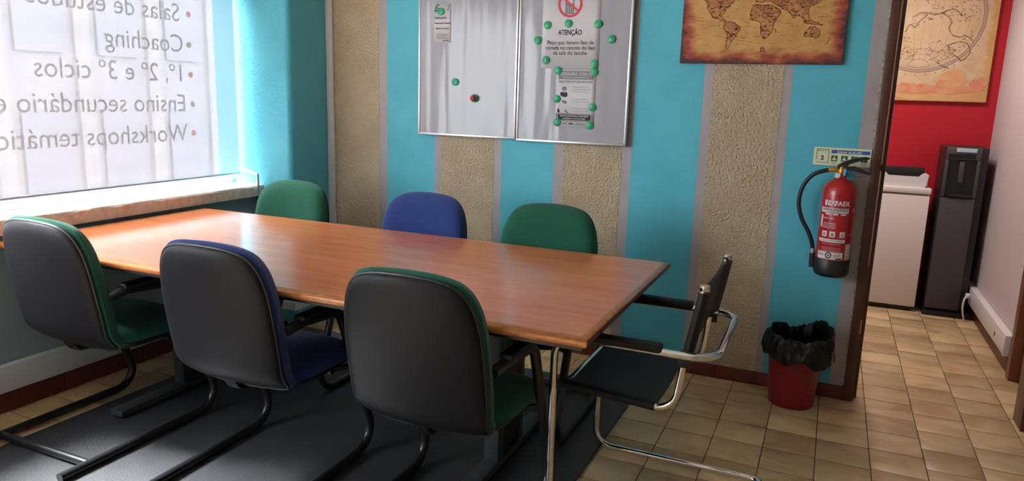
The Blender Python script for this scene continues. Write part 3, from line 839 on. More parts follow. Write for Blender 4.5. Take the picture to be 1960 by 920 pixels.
# magnets
pos = [(-2.059, 1.844, 'green disc magnet at the top of the leaflet on the left whiteboard'),
       (-1.965, 1.465, 'lone green disc magnet low on the bare part of the left whiteboard'),
       (-1.842, 1.380, None),
       (-1.425, 1.765, 'green disc magnet level with the heading, left of it at the notice edge'),
       (-1.310, 1.772, 'green disc magnet directly below the no-phones symbol'),
       (-1.151, 1.768, 'green disc magnet at the right edge of the upper notice beside the symbol'),
       (-1.478, 1.689, 'outermost green disc magnet to the left of the upper notice'),
       (-1.076, 1.693, 'outermost green disc magnet to the right of the upper notice'),
       (-1.427, 1.588, 'green disc magnet at the lower left corner of the upper notice'),
       (-1.162, 1.572, 'upper green disc magnet of the touching pair between the two notices'),
       (-1.357, 1.536, 'green disc magnet at the top left corner of the virus notice'),
       (-1.160, 1.531, 'lower green disc magnet of the touching pair at the virus notice corner'),
       (-1.359, 1.391, 'green disc magnet halfway down the left edge of the virus notice'),
       (-1.162, 1.354, 'green disc magnet halfway down the right edge of the virus notice'),
       (-1.351, 1.269, 'green disc magnet at the bottom left corner of the virus notice'),
       (-1.171, 1.260, 'green disc magnet at the bottom right corner of the virus notice')]
mp_ = None
for x, z, lab in pos:
    if lab is None: continue
    if mp_ is None:
        mp_ = MB().lathe([(.0185, 0), (.0205, -.001), (.0205, -.0055), (.0185, -.007), (.0001, -.0072)], (0, 0, 0), 28, axis='y').build('magnet', M['magnet']); o = mp_
    else:
        o = mp_.copy(); COL.objects.link(o)
    o.location = (x, SY-.0012, z); tag(o, lab, 'magnet', 'green disc magnets')
mg = empty('pawn_magnet', (-1.842, SY, 1.38)); tag(mg, 'red pawn magnet on a green ring, low on the left whiteboard', 'magnet')
ap(mg, MB().lathe([(.021, 0), (.022, -.003), (.022, -.010), (.016, -.014)], (-1.842, SY, 1.38), 24, axis='y'), 'ring', M['magnet'])
ap(mg, MB().lathe([(.013, -.0145), (.015, -.020), (.012, -.024), (.015, -.029), (.013, -.033), (.007, -.036), (.0005, -.0365)], (-1.842, SY, 1.38), 24, axis='y'), 'head', M['magnet_red'])

# papers
def paper(name, x0, x1, z0, z1, lab, tilt=0, m='paper'):
    b = MB(); n = 10
    for i in range(n+1):
        t = i/n; x = x0+(x1-x0)*t
        for z in (z0, z1): b.v.append((x, SY-.0006-.002*sin(pi*t)*(1 if z == z0 else .4), z))
    for i in range(n): b.face((2*i, 2*i+2, 2*i+3, 2*i+1), 0, True)
    o = b.build(name, M[m]); md = o.modifiers.new('s', 'SOLIDIFY'); md.thickness = .0004; md.offset = 0
    tag(o, lab, 'notice'); return o
XR = (1, 0, 0); ZU = (0, 0, 1)
def tcen(parent, body, size, x, z, m='ink', dy=.0034, bold=0, shear=0, name='printed_text', wtar=None):
    sx = 1.0
    if wtar: sx = wtar/text_width(body, size)
    return text(name, body, size, (x, SY-dy, z), XR, ZU, M[m], parent, align='CENTER', bold=bold, thick=.0001, sx=sx, shear=shear)
def rect(parent, x0, x1, z0, z1, m, dy=.003, name='print_block'):
    return MB().box(x0, x1, SY-dy-.0002, SY-dy, z0, z1).build(name, M[m], parent)
lf = paper('leaflet', -2.106, -1.998, 1.678, 1.885, 'small printed leaflet at the top left of the left whiteboard')
tcen(lf, 'E', .052, -2.093, 1.845, shear=.4); tcen(lf, '2', .038, -2.018, 1.85, 'ink_grey', shear=.3)
rect(lf, -2.10, -2.03, 1.838, 1.8395, 'ink_grey')
tcen(lf, 'Explicações', .0165, -2.062, 1.806, bold=.0002); tcen(lf, 'Preparação Exames', .0135, -2.050, 1.778, bold=.0002, wtar=.1); tcen(lf, 'Apoio ao Estudo', .0135, -2.050, 1.750, bold=.0002, wtar=.085)
for i in range(4): rect(lf, -2.088+.004*(i % 2), -2.012-.006*(i % 3), 1.722-i*.0075, 1.7245-i*.0075, 'ink_grey')
rect(lf, -2.05, -2.008, 1.688, 1.691, 'ink')
n1 = paper('notice', -1.455, -1.141, 1.547, 2.0, 'large white notice about food waste on the right whiteboard')
tcen(n1, 'ATENÇÃO', .036, -1.300, 1.716, bold=.0008, wtar=.128)
tcen(n1, 'Peço que deitem lixo de', .029, -1.297, 1.668, wtar=.252); tcen(n1, 'comida no caixote do lixo', .029, -1.297, 1.642, wtar=.268); tcen(n1, 'da sala do lanche', .029, -1.297, 1.616, wtar=.184)
# no phones sign
cx, cz = -1.306, 1.868
rg = MB(); nn = 48
for i in range(nn):
    a = 2*pi*i/nn
    for r in (.053, .066): rg.v += [(cx+r*cos(a), SY-.0034, cz+r*sin(a)), (cx+r*cos(a), SY-.0031, cz+r*sin(a))]
for i in range(nn):
    j = (i+1) % nn
    rg.face((4*i, 4*i+2, 4*j+2, 4*j)); rg.face((4*i+1, 4*j+1, 4*j+3, 4*i+3)); rg.face((4*i, 4*j, 4*j+1, 4*i+1)); rg.face((4*i+2, 4*i+3, 4*j+3, 4*j+2))
a = radians(-38); ux, uz = cos(a), sin(a)
rg.prism([(cx-.056*ux-.0055*-uz, cz-.056*uz-.0055*ux), (cx+.056*ux-.0055*-uz, cz+.056*uz-.0055*ux), (cx+.056*ux+.0055*-uz, cz+.056*uz+.0055*ux), (cx-.056*ux+.0055*-uz, cz-.056*uz+.0055*ux)], SY-.0044, SY-.0041)
rg.build('prohibition_ring', M['sign_red'], n1)
ph = MB(); 
for (a_, b_, c_, d_) in ((cx-.024, cx-.021, cz-.044, cz+.05), (cx+.017, cx+.020, cz-.044, cz+.05), (cx-.024, cx+.020, cz-.047, cz-.044), (cx-.024, cx+.020, cz-.004, cz-.001), (cx-.024, cx+.02, cz+.047, cz+.05)):
    ph.box(a_, b_, SY-.0036, SY-.0033, c_, d_)
for i in range(1, 4): ph.box(cx-.022+i*.0102-.001, cx-.022+i*.0102+.001, SY-.0036, SY-.0033, cz-.045, cz-.002)
for i in range(1, 4): ph.box(cx-.022, cx+.018, SY-.0036, SY-.0033, cz-.045+i*.0105-.001, cz-.045+i*.0105+.001)
ph.build('phone_symbol', M['ink'], n1)
n2 = paper('notice', -1.366, -1.150, 1.246, 1.543, 'smaller grey printed virus notice below the food waste notice')
rect(n2, -1.352, -1.164, 1.493, 1.534, 'ink_grey', dy=.0032); 
tcen(n2, 'CORONAVÍRUS  (COVID-19)', .022, -1.258, 1.512, 'paper', .0038, .0004, wtar=.165)
tcen(n2, 'INFORMAÇÃO À COMUNIDADE ESCOLAR', .010, -1.258, 1.4985, 'paper', .0038, .0002, wtar=.14)
tcen(n2, 'SABES COMO TE PODES PROTEGER?', .0145, -1.258, 1.475, 'ink_grey', .0036, 0, wtar=.185)
for (zz, n_) in ((1.455, 3), (1.392, 2), (1.345, 2)):
    for i in range(n_): rect(n2, -1.275, -1.185+.01*(i % 2), zz-i*.0125-.002, zz-i*.0125, 'ink_grey', dy=.0034)
def blob(parent, pts, m='ink_grey'):
    b = MB(); b.prism(chaikin(pts, 2, True), SY-.0036, SY-.0033); return b.build('pictogram', M[m], parent)
blob(n2, [(-1.335, 1.445), (-1.322, 1.457), (-1.308, 1.452), (-1.306, 1.436), (-1.322, 1.430)]); blob(n2, [(-1.343, 1.412), (-1.336, 1.43), (-1.318, 1.424), (-1.300, 1.428), (-1.300, 1.402), (-1.322, 1.400)], 'ink')
blob(n2, [(-1.335, 1.378), (-1.318, 1.386), (-1.298, 1.374), (-1.312, 1.366)]); blob(n2, [(-1.352, 1.345), (-1.340, 1.33), (-1.342, 1.318), (-1.353, 1.322)], 'ink'); blob(n2, [(-1.318, 1.338), (-1.300, 1.33), (-1.285, 1.312), (-1.305, 1.32)])
rect(n2, -1.360, -1.156, 1.277, 1.318, 'ink_grey', dy=.0034); rect(n2, -1.350, -1.166, 1.2815, 1.3135, 'paper', dy=.0036); rect(n2, -1.3485, -1.1675, 1.283, 1.312, 'ink', dy=.0038)
tcen(n2, 'SEM ENTRARES EM PÂNICO, PODES SEMPRE', .0095, -1.258, 1.301, 'paper', .0042, .0002, wtar=.155).name = 'printed_text'
tcen(n2, 'PROTEGER-TE A TI E À TUA FAMÍLIA', .0095, -1.258, 1.288, 'paper', .0042, .0002, wtar=.125)
rect(n2, -1.32, -1.30, 1.262, 1.268, 'ink_grey', dy=.0034); rect(n2, -1.285, -1.262, 1.262, 1.268, 'ink', dy=.0034); rect(n2, -1.25, -1.20, 1.262, 1.267, 'ink_grey', dy=.0034)

# ------------------------------------------------------------------ antique world map canvas
cv = empty('canvas_map', (-.366, WY, 1.84)); tag(cv, 'brown antique world map canvas on the striped wall', 'wall map')
CYF = WY-.024; cz0, cz1, cx0, cx1 = 1.582, 2.10, -.731, -.001
o = MB().bbox(-.365, .365, -.0118, .0118, -.259, .259, r=.002, seg=1).build('canvas', M['antique'], cv); o.location = (0, -.0122, 0)
def poly_flat(parent, pts, m, off, name, origin, smooth=2, closed=True):
    p = chaikin(pts, smooth, True); b = MB(); n = len(p); yb = origin[1]
    c = (sum(q[0] for q in p)/n, sum(q[1] for q in p)/n)
    b.prism(p, yb-off-.0002, yb-off); return b.build(name, m, parent)
def stroke(b, p, wd, y, closed=True):
    n = len(p); 
    for i in range(n if closed else n-1):
        a = Vector(p[i]); c = Vector(p[(i+1) % n]); d = (c-a)
        if d.length < 1e-6: continue
        d.normalize(); nrm = Vector((-d.y, d.x))*wd/2; k0 = len(b.v); d2_ = d*wd*.3
        for q in (a-d2_-nrm, c+d2_-nrm, c+d2_+nrm, a-d2_+nrm): b.v.append((q.x, y, q.y))
        b.face((k0, k0+1, k0+2, k0+3))
# continents traced in the print's own metres: (x to right, z up) from pixel sketch of the print
def px(u, v):  # crop pixels (1960x807 for 340x140) -> canvas local coordinates
    X = 1300+u*340/1960; Yp = v*140/807
    x = -.731+(X-(1302+ (121-Yp)*.09))/(310.5)*.730
    z = 1.582+(121-Yp)*.00242
    return (x+.366, z-1.84)
lands = {
 'north': [(345, 40), (345, 90), (380, 150), (400, 190), (470, 210), (530, 245), (560, 235), (520, 210), (500, 170), (530, 150), (570, 90), (640, 40), (670, -10), (700, -80), (640, -160), (500, -190), (330, -150), (250, -100), (300, -20)],
 'south': [(560, 240), (640, 245), (690, 280), (725, 300), (700, 350), (660, 400), (620, 450), (580, 520), (560, 550), (545, 500), (570, 420), (560, 350), (525, 310), (535, 265)],
 'africa': [(870, 60), (960, 70), (1060, 70), (1110, 110), (1170, 130), (1130, 200), (1090, 250), (1070, 330), (1030, 400), (980, 430), (950, 400), (930, 320), (945, 260), (900, 235), (840, 220), (820, 180), (840, 110)],
 'eurasia': [(870, 40), (900, -40), (960, -130), (1150, -190), (1400, -200), (1650, -170), (1700, -60), (1600, 10), (1530, 80), (1460, 90), (1440, 180), (1470, 230), (1430, 250), (1380, 200), (1330, 180), (1290, 220), (1250, 150), (1180, 110), (1110, 70), (1040, 20), (960, 40)],
 'australia': [(1395, 380), (1440, 330), (1500, 295), (1560, 330), (1575, 390), (1530, 430), (1480, 400), (1410, 415)],
 'indonesia': [(1400, 240), (1480, 240), (1560, 270), (1600, 290), (1560, 285), (1470, 275), (1400, 262)],
}
random.seed(11); ink = MB(); vio = MB()
YL = -.0242
for k_, pts in lands.items():
    q = []
    P_ = [px(*p) for p in pts]; P_ = [p for p in P_]
    C = chaikin(P_, 2, True)
    C = [(max(-.36, min(.36, x+random.uniform(-.0025, .0025))), max(-.254, min(.254, z+random.uniform(-.0025, .0025)))) for x, z in C]
    b = MB(); b.prism(C, YL-.0002, YL); b.build('land_print', M['map_land'], cv)
    stroke(ink, C, .0028, YL-.0006)
    # rivers, mountain ticks and names inside
    xs = [p[0] for p in C]; zs_ = [p[1] for p in C]
    def inside(x, z):
        r = False; j = len(C)-1
        for i in range(len(C)):
            if (C[i][1] > z) != (C[j][1] > z) and x < (C[j][0]-C[i][0])*(z-C[i][1])/(C[j][1]-C[i][1])+C[i][0]: r = not r
            j = i
        return r
    area_n = int(7500*(max(xs)-min(xs))*(max(zs_)-min(zs_)))
    for _ in range(area_n):
        x, z = random.uniform(min(xs), max(xs)), random.uniform(min(zs_), max(zs_))
        if not inside(x, z): continue
        p = [(x, z)]
        for _ in range(random.randint(1, 4)): p.append((p[-1][0]+random.uniform(-.009, .009), p[-1][1]+random.uniform(-.005, .005)))
        stroke(ink if random.random() < .6 else vio, p, random.uniform(.0014, .0034), YL-.0008, False)
for _ in range(260):   # sea marks: names and little ships
    x, z = random.uniform(-.30, .31), random.uniform(-.18, .24)
    for i in range(random.randint(2, 7)): stroke(ink, [(x+i*.005, z+random.uniform(-.001, .001)), (x+i*.005+.003, z+random.uniform(-.001, .001))], .0012, YL-.0004, False)
# compass roses
for (u, v, r) in ((985, 180, .016), (957, 545, .012), (615, 385, .009), (495, 80, .006)):
    cx_, cz_ = px(u, v)
    stroke(vio, [(cx_+r*.5*cos(2*pi*i/16), cz_+r*.5*sin(2*pi*i/16)) for i in range(16)], .0018, YL-.001)
    for i in range(16): a = 2*pi*i/16; stroke(vio, [(cx_+r*.6*cos(a), cz_+r*.6*sin(a)), (cx_+r*cos(a), cz_+r*sin(a))], .002, YL-.001, False)
for pts in ([(1650, 415), (1665, 440), (1640, 470), (1625, 490)], [(1085, 320), (1105, 340), (1100, 365)], [(1570, 0), (1530, 50), (1480, 70)], [(390, 165), (410, 190), (440, 210)]):
    stroke(ink, [px(*p) for p in pts], .003, YL-.001, False)
ap_i = ink.build('map_lines', M['map_ink'], cv); ap_i['kind'] = 'stuff'; v_ = vio.build('map_lines', M['map_violet'], cv); v_['kind'] = 'stuff'

# ------------------------------------------------------------------ globe map canvas in the corridor
YC = 6.0
c2 = empty('canvas_map', (.50, YC, 1.95)); tag(c2, 'pale antique hemisphere map canvas on the red corridor wall', 'wall map')
o = MB().bbox(-.43, .43, -.0145, .0145, -.50, .50, r=.002, seg=1).build('canvas', M['antique2'], c2); o.location = (0, -.015, 0)
YL = -.0298
def L2(x, z): return (x-.50, z-1.95)
cgx, cgz, RG = L2(.49, 2.02)[0], L2(.49, 2.02)[1], .372
b = MB(); b.prism([(cgx+(RG-.008)*cos(2*pi*i/64), cgz+(RG-.008)*sin(2*pi*i/64)) for i in range(64)], YL-.0003, YL); b.build('map_disc', M['map2_sea'], c2)
b = MB()
for i in range(64):
    a, a2 = 2*pi*i/64, 2*pi*(i+1)/64; k0 = len(b.v)
    for (aa, rr) in ((a, RG-.02), (a2, RG-.02), (a2, RG), (a, RG)): b.v.append((cgx+rr*cos(aa), YL-.0006, cgz+rr*sin(aa)))
    b.face((k0, k0+1, k0+2, k0+3))
b.build('map_ring', M['map2_ring'], c2)
ink2 = MB()
for rr in (RG, RG-.02): stroke(ink2, [(cgx+rr*cos(2*pi*i/72), cgz+rr*sin(2*pi*i/72)) for i in range(72)], .0022, YL-.0009)
for rr, a0, a1 in ((.12, .12, .88), (.085, .1, .9), (.05, 0, 1)):
    stroke(ink2, [(cgx+rr*1.3*cos(pi*(a0+(a1-a0)*i/18)), cgz-RG+.04+rr*sin(pi*(a0+(a1-a0)*i/18))) for i in range(19)], .0016, YL-.0009, False)
for i in range(-6, 7):   # meridians
    stroke(ink2, [(cgx+i*.055*cos(pi*t/24-pi/2)*1.0, cgz+(RG-.03)*sin(pi*t/24-pi/2)) for t in range(25)], .0007, YL-.0008, False)
random.seed(21)
coast = [[(.60, 2.05), (.66, 2.0), (.64, 1.93), (.70, 1.88), (.76, 1.90), (.80, 1.86)], [(.66, 1.83), (.72, 1.86), (.78, 1.84), (.79, 1.78), (.75, 1.72), (.72, 1.76), (.67, 1.78), (.66, 1.83)],
         [(.42, 2.02), (.48, 2.06), (.55, 2.03), (.60, 2.05), (.66, 2.08), (.72, 2.03)], [(.38, 1.92), (.40, 1.98), (.44, 1.95), (.46, 2.0), (.50, 2.04)], [(.60, 1.72), (.64, 1.69), (.68, 1.68)]]
for c in coast:
    for rep in range(2):
        p = chaikin([L2(x+random.uniform(-.006, .006), z+random.uniform(-.006, .006)) for x, z in c], 2)
        p = [(x+random.uniform(-.004, .004), z+random.uniform(-.004, .004)) for x, z in p]
        stroke(ink2, p, .0028, YL-.001, False)
for _ in range(800):
    x, z = random.uniform(.36, .84), random.uniform(1.72, 2.35)
    if (x-.49)**2+(z-2.02)**2 > (RG-.04)**2: continue
    if noise.noise(Vector((x*7, z*7, 1))) < -.1: continue
    p = [L2(x, z)]
    for _ in range(random.randint(1, 4)): p.append((p[-1][0]+random.uniform(-.014, .014), p[-1][1]+random.uniform(-.006, .006)))
    stroke(ink2, p, random.uniform(.0010, .0026), YL-.001, False)
for i in range(12):   # letters round the ring
    a = radians(232+i*9); x, z = cgx+(RG+.02)*cos(a), cgz+(RG+.02)*sin(a)
    stroke(ink2, [(x-.004, z), (x+.004, z+.004)], .003, YL-.001, False)
ii = ink2.build('map_lines', M['map2_ink'], c2); ii['kind'] = 'stuff'
def cloud(cs, m, off):
    pts = []
    for (x, z) in cs: pts.append(L2(x, z))
    C = chaikin(pts, 2, True); C = [(x+random.uniform(-.003, .003), z+random.uniform(-.003, .003)) for x, z in C]
    MB().prism(C, YL-off-.0002, YL-off).build('cloud_print', M[m], c2)
cloud([(.36, 1.455), (.925, 1.455), (.925, 1.53), (.80, 1.54), (.66, 1.53), (.5, 1.545), (.36, 1.53)], 'map2_gold', .0002)
cloud([(.36, 1.50), (.5, 1.50), (.62, 1.505), (.74, 1.50), (.90, 1.52), (.925, 1.56), (.84, 1.57), (.74, 1.555), (.63, 1.555), (.55, 1.57), (.46, 1.565), (.40, 1.58), (.36, 1.545)], 'map2_cloud', .0011)
cloud([(.62, 1.56), (.61, 1.60), (.66, 1.655), (.70, 1.67), (.77, 1.665), (.79, 1.62), (.80, 1.585), (.76, 1.55), (.68, 1.545)], 'map2_gold', .0014)
cloud([(.80, 1.565), (.82, 1.60), (.87, 1.62), (.92, 1.60), (.925, 1.56), (.86, 1.55)], 'map2_cloud', .0014)
cloud([(.61, 1.555), (.615, 1.59), (.65, 1.605), (.69, 1.595), (.72, 1.57), (.70, 1.545), (.65, 1.54)], 'map2_cloud', .0017)

# ------------------------------------------------------------------ extinguisher sign
sg_ = empty('safety_sign', (.045, WY, 1.167)); tag(sg_, 'cream fire extinguisher sign numbered 2 above the red extinguisher', 'sign')
SX0, SX1, SZ0, SZ1 = -.079, .163, 1.126, 1.209; sw = SX1-SX0; shh = SZ1-SZ0
ap(sg_, MB().bbox(SX0, SX1, WY-.0125, WY-.0095, SZ0, SZ1, r=.001, seg=1), 'panel', M['sign_cream'])
ap(sg_, MB().box(SX0+.08, SX0+.10, WY-.0093, WY-.001, SZ0+.02, SZ0+.05), 'mounting_pad', M['black_plastic'])
YS = WY-.0127
def sr(u0, u1, v0, v1, m, dy=0.0, name='print_block'):
    return ap(sg_, MB().box(SX0+u0*sw, SX0+u1*sw, YS-dy-.0002, YS-dy, SZ1-v1*shh, SZ1-v0*shh), name, M[m])
def stx(body, size, u, v, m, dy=.0003, bold=0, wt=None, name='printed_text'):
    sx = 1 if wt is None else wt*sw/text_width(body, size)
    o = text(name, body, size, (SX0+u*sw, YS-dy, SZ1-v*shh), XR, ZU, M[m], sg_, align='CENTER', bold=bold, thick=.0001, sx=sx)
    o.matrix_parent_inverse = root_inv(sg_); return o
for a in ((.05, .06, .10, .68), (.26, .27, .10, .84), (.05, .27, .09, .115), (.05, .27, .83, .85)): sr(*a, 'ink', name='number_box')
stx('Extintor Nº', .0105, .16, .22, 'ink', wt=.17); stx('2', .026, .16, .68, 'ink', bold=.0012)
sr(.31, .98, .12, .31, 'sign_blue', name='title_bar'); stx('Extintor de pó ABC', .0145, .63, .28, 'sign_cream', .0006, bold=.0003, wt=.43)
stx('Usar em', .008, .64, .39, 'ink', wt=.11)
for i, u in enumerate((.37, .545, .72, .89)):
    sr(u-.055, u+.055, .43, .74, 'sign_green', name='pictogram_tile')
    stx(['Fogos sólidos', 'Líquidos', 'Gases', 'Elétricos'][i], .0065, u, .84, 'ink', wt=.10)
    stx('classe '+'ABCE'[i] if i < 3 else 'até 1000 V', .0055, u, .92, 'ink_grey', wt=.08)
u = .89
ap(sg_, MB().prism([(SX0+(u+a)*sw, SZ1-v*shh) for a, v in ((.015, .48), (-.025, .60), (-.004, .60), (-.018, .70), (.025, .565), (.004, .565))], YS-.0006, YS-.0003), 'lightning_symbol', M['sign_cream'])
for u in (.37, .545, .72):
    ap(sg_, MB().prism([(SX0+(u+a)*sw, SZ1-v*shh) for a, v in ((-.04, .68), (.04, .68), (.035, .62), (.01, .60), (.02, .52), (-.005, .48), (-.015, .58), (-.04, .62))], YS-.0006, YS-.0003), 'flame_symbol', M['sign_cream'])
stx('Sinal Lux', .006, .13, .95, 'ink', wt=.1) if False else None

# ------------------------------------------------------------------ fire extinguisher
ex, ey = .050, 3.598
fe = empty('fire_extinguisher', (ex, ey, .63)); tag(fe, 'red fire extinguisher with black base and hose on the striped wall by the doorway', 'fire extinguisher')
Z0 = .628
ap(fe, MB().lathe([(.0001, .065), (.072, .065), (.073, .07), (.073, .385), (.071, .405), (.062, .425), (.045, .440), (.028, .449), (.019, .453), (.019, .463)], (ex, ey, Z0), 48), 'cylinder', M['ext_red'])
ap(fe, MB().lathe([(.055, 0), (.066, .004), (.0755, .018), (.0765, .024), (.0765, .082), (.0745, .085), (.0735, .085)], (ex, ey, Z0), 48, caps=True), 'base_cup', M['black_plastic'])
# labels curved on the cylinder: patches at radius
CR_ = .0734
def cyl_patch(u0, u1, z0, z1, m, name='label', dr=0.0, n=10):
    b = MB()
    for i in range(n+1):
        a = (u0+(u1-u0)*i/n)/CR_; r = CR_+.0002+dr
        for z in (z0, z1):
            b.v.append((ex+r*sin(a+AO), ey-r*cos(a+AO), Z0+z))
    for i in range(n): b.face((2*i, 2*i+2, 2*i+3, 2*i+1), 0, True)
    return ap(fe, b, name, M[m])
AO = -0.10
def cyl_text(body, size, u, z, m, wt=None, bold=0, dr=.0006, name='label_text', align='CENTER'):
    sx = 1 if wt is None else wt/text_width(body, size)
    o = text(name, body, size, (u, 0, z), XR, ZU, M[m], fe, align=align, bold=bold, thick=.00005, sx=sx)
    for v in o.data.vertices:
        a = v.co.x/CR_; r = CR_+dr-v.co.y
        v.co = (ex+r*sin(a+AO), ey-r*cos(a+AO), Z0+v.co.z)
    o.matrix_parent_inverse = root_inv(fe); return o
cyl_text('EXFAEX', .029, .008, .334, 'label_white', wt=.092, bold=.0009)
cyl_patch(-.055, -.042, .332, .356, 'label_white', 'flame_emblem'); cyl_text('2', .024, .006, .368, 'ink')
cyl_patch(-.072, .055, .300, .322, 'label_white'); cyl_text('EXTINTOR DE INCÊNDIOS', .0155, -.006, .308, 'ink', wt=.112, bold=.0004, dr=.0009)
cyl_text('6 kg  PÓ ABC', .008, -.010, .3015, 'ink', wt=.05, dr=.0009)
for u in (-.045, -.012, .022): cyl_patch(u, u+.022, .291, .297, 'label_white', 'print_block')
cyl_patch(-.070, -.058, .232, .288, 'label_white', 'pictogram'); 
cyl_text('RETIRE A CAVILHA', .0075, -.030, .272, 'label_white', wt=.052, bold=.0002)
for i, t in enumerate(('APONTE O DIFUSOR À', 'BASE DAS CHAMAS E', 'PRESSIONE O GATILHO')): cyl_text(t, .0068, -.024, .249-i*.0095, 'label_white', wt=.058, bold=.0002)
for u in (-.053, -.017, .026): 
    cyl_patch(u, u+.024, .190, .216, 'label_white', 'pictogram'); cyl_text('ABC'[int((u+.06)/.035)], .018, u+.012, .196, 'bin_red', bold=.0005, dr=.0009)
cyl_patch(-.070, .053, .166, .181, 'label_white'); cyl_text('NÃO UTILIZAR EM TENSÕES SUPERIORES', .0065, -.010, .171, 'ink', wt=.108, dr=.0009)
for z in (.157, .140, .133, .126): cyl_text('manutenção e carga anual do extintor', .0052, -.004, z, 'label_white', wt=.085)
cyl_text('EMPRESA FIRE, S.L.', .010, .000, .147, 'label_white', wt=.075, bold=.0002) if False else None
cyl_patch(-.066, .050, .068+.02, .122, 'label_white')
cyl_text('Sab', .020, -.046, .103, 'ink_grey', wt=.026, bold=.0003, dr=.0009); cyl_text('gal', .020, .022, .103, 'ink_grey', wt=.026, dr=.0009)
b = MB()
for i in range(28):
    a, a2 = 2*pi*i/28, 2*pi*(i+1)/28; k0 = len(b.v)
    for (aa, rr) in ((a, .009), (a2, .009), (a2, .0145), (a, .0145)):
        uu = -.012+rr*cos(aa); th = uu/CR_; r = CR_+.0010; b.v.append((ex+r*sin(th+AO), ey-r*cos(th+AO), Z0+.107+rr*sin(aa)))
    b.face((k0, k0+1, k0+2, k0+3))
ap(fe, b, 'round_emblem', M['ink']); cyl_patch(-.0165, -.0075, .1035, .1105, 'ink', 'print_block', dr=.0005, n=3)
cyl_text('carregamento e revisão', .005, -.01, .0905, 'ink', wt=.06, dr=.0009); cyl_patch(.020, .046, .089, .096, 'bin_red', 'print_block', dr=.0004)
cyl_patch(.060, .094, .073+.015, .160, 'label_white', 'inspection_tag', dr=.0003)
for z in (.150, .135, .118, .102, .094): cyl_patch(.064, .088, z, z+.0015, 'ink_grey', 'print_block', dr=.0006)
cyl_patch(.064, .10, .175, .300, 'ext_red', 'clear_label', dr=.0004); cyl_text('CE', .018, .082, .310, 'label_white', bold=.0002); cyl_text('N', .016, .080, .200, 'label_white', dr=.001)
# valve, gauge, levers
vz = Z0+.462
ap(fe, MB().lathe([(.017, 0), (.017, .012), (.013, .014), (.013, .040), (.010, .044)], (ex-.004, ey, vz), 20), 'valve', M['brass'])
ap(fe, MB().tube([(ex-.004, ey, vz+.02), (ex-.035, ey-.005, vz+.026)], .0085, 14), 'outlet', M['brass'])
ap(fe, MB().lathe([(.002, .0), (.0125, -.002), (.0125, -.010), (.011, -.0115)], (ex-.018, ey-.016, vz+.002), 24, axis='y'), 'gauge', M['label_white'])
ap(fe, MB().bbox(ex+.004, ex+.016, ey-.020, ey-.017, vz+.002, vz+.034, r=.001, seg=1), 'seal_tag', M['blue_tag'])
lv = MB(); lv.prism([(ex-.022, vz+.048), (ex-.022, vz+.030), (ex+.008, vz+.036), (ex+.03, vz+.056), (ex+.06, vz+.068), (ex+.10, vz+.078), (ex+.108, vz+.086), (ex+.09, vz+.090), (ex+.05, vz+.084), (ex+.01, vz+.068)], ey-.011, ey+.011)
ap(fe, lv, 'squeeze_lever', M['black_plastic'])
lv = MB(); lv.prism([(ex-.010, vz+.034), (ex+.02, vz+.044), (ex+.05, vz+.046), (ex+.105, vz+.025), (ex+.118, vz+.020), (ex+.115, vz+.012), (ex+.09, vz+.014), (ex+.04, vz+.026), (ex+.0, vz+.024)], ey-.010, ey+.010)
ap(fe, lv, 'carry_handle', M['black_plastic'])
wr = MB(); wr.tube(chaikin([(ex+.03, ey-.012, vz+.024), (ex+.05, ey-.013, vz+.002), (ex+.09, ey-.013, vz-.002), (ex+.112, ey-.012, vz+.014)], 3), .0008, 6)
ap(fe, wr, 'safety_wire', M['black_plastic'])
hp = [(ex-.035, ey-.005, vz+.026), (ex-.075, ey-.004, vz+.020), (ex-.125, ey, vz-.002), (ex-.162, ey+.01, vz-.06), (ex-.172, ey+.015, vz-.14), (ex-.150, ey+.015, vz-.215), (ex-.112, ey+.012, vz-.27), (ex-.090, ey+.01, vz-.325), (ex-.086, ey+.01, vz-.375)]
ap(fe, MB().tube(chaikin(hp, 3), .0095, 14), 'hose', M['black_plastic'])
ap(fe, MB().tube([(ex-.030, ey-.005, vz+.0265), (ex-.058, ey-.005, vz+.0245)], .0105, 16), 'ferrule', M['brass'])
ap(fe, MB().tube([(ex-.0865, ey+.01, vz-.345), (ex-.086, ey+.01, vz-.372)], .0112, 16), 'ferrule', M['alu'])
ap(fe, MB().tube([(ex-.086, ey+.01, vz-.366), (ex-.083, ey+.01, vz-.415), (ex-.081, ey+.01, vz-.432)], [.0125, .0145, .015], 16), 'nozzle', M['black_plastic'])
ap(fe, MB().bbox(ex-.076-.012, ex-.0700, ey, ey+.03, Z0+.075, Z0+.10, r=.003), 'hose_clip', M['black_plastic'])
ap(fe, MB().bbox(ex-.02, ex+.02, ey+.016, WY-.001, vz-.010, vz+.012, r=.003), 'wall_bracket', M['black_metal'])

# ------------------------------------------------------------------ waste bin and bag
bx, by = -.060, 3.548
wbn = empty('waste_bin', (bx, by, 0)); tag(wbn, 'red plastic waste bin on the tiles by the doorway', 'bin')
ap(wbn, MB().lathe([(.0001, .004), (.094, .004), (.098, .0), (.101, .004), (.102, .016), (.124, .288), (.129, .290), (.129, .300), (.124, .300), (.100, .02), (.0001, .018)], (bx, by, 0), 48, caps=False), 'bucket', M['bin_red'])
random.seed(4)
bg_ = MB(); na, prof = 120, []
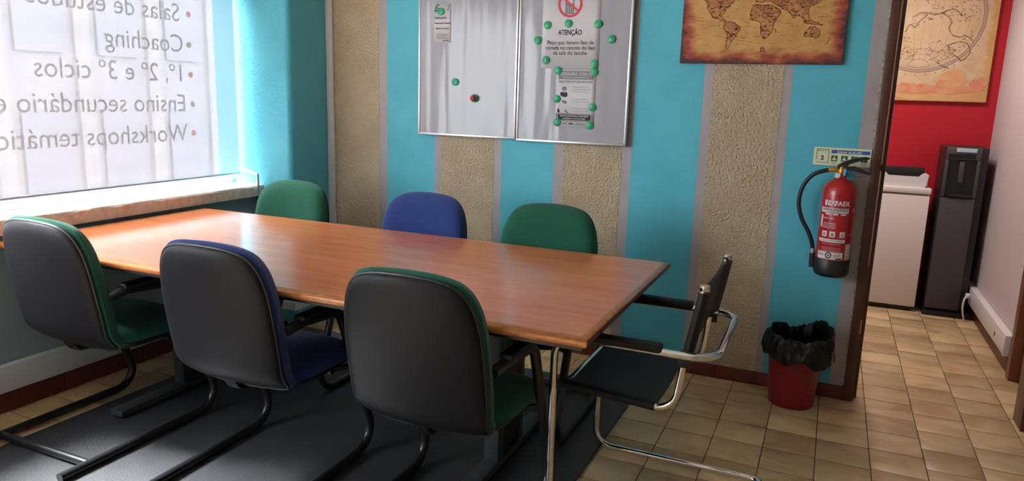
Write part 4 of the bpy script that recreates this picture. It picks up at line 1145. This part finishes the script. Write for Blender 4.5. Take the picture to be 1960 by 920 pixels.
# inside -> rim -> fold hanging outside
prof = [(.094, .16, 0), (.105, .22, .3), (.116, .28, .3), (.124, .325, .7), (.129, .352, 1), (.136, .350, 1), (.142, .330, 1), (.146, .300, 1), (.148, .272, 1), (.148, .245, 1), (.145, .232, 1)]
for (r, z, wgt) in prof:
    for k_ in range(na):
        a = 2*pi*k_/na
        n1_ = noise.noise(Vector((cos(a)*3.2, sin(a)*3.2, z*9)))*.5+noise.noise(Vector((cos(a)*9, sin(a)*9, z*16+3)))*.32+noise.noise(Vector((cos(a)*22, sin(a)*22, z*30)))*.14
        rr = r+wgt*(.026*n1_)
        zz = z
        if z > .3: zz += wgt*(.050*max(0, cos(a-radians(25)))**3 + .028*noise.noise(Vector((cos(a)*2.5+5, sin(a)*2.5, 1))) + .012*noise.noise(Vector((cos(a)*8, sin(a)*8, 2))))
        if z < .3 and wgt == 1: zz += .040*(noise.noise(Vector((cos(a)*1.8, sin(a)*1.8, 7)))) - .0
        # a loose fold hangs out to the right
        g = max(0, cos(a-radians(-38)))**5
        if r > .12: rr += wgt*.036*g
        rr = max(rr, .1275 if r > .128 and z < .33 else 0)
        yy = by+rr*sin(a); yy = min(yy, WY-.012)
        bg_.v.append((bx+rr*cos(a), yy, zz))
for i in range(len(prof)-1):
    for k_ in range(na):
        bg_.face((i*na+k_, i*na+(k_+1) % na, (i+1)*na+(k_+1) % na, (i+1)*na+k_), 0, True)
c0 = len(bg_.v); bg_.v.append((bx, by, .145))
for k_ in range(na): bg_.face((k_, (k_+1) % na, c0), 0, True)
bag = bg_.build('bin_bag', M['bag']); tag(bag, 'crumpled black bin bag folded over the rim of the red waste bin', 'bin bag')

# ------------------------------------------------------------------ across the street (seen faintly through the blind)
ext = empty('building', (-12.5, 9, 0)); tag(ext, 'pale building across the street, faint through the blind', 'building')
ap(ext, MB().box(-13.0, -12.5, -8, 34, -1, 9), 'facade', M['facade'])
for i in range(26):
    y = -6+i*1.5
    ap(ext, MB().box(-12.5, -12.42, y, y+.28, -1, 9), 'pilaster', M['facade_white'])
    for z in (-.6, 1.9, 4.4): ap(ext, MB().box(-12.49, -12.44, y+.45, y+1.3, z, z+1.5), 'window', M['facade_dark'])
struct(MB().box(-13, -3.52, -8, 34, -1.1, -1.0).build('pavement', M['road']))
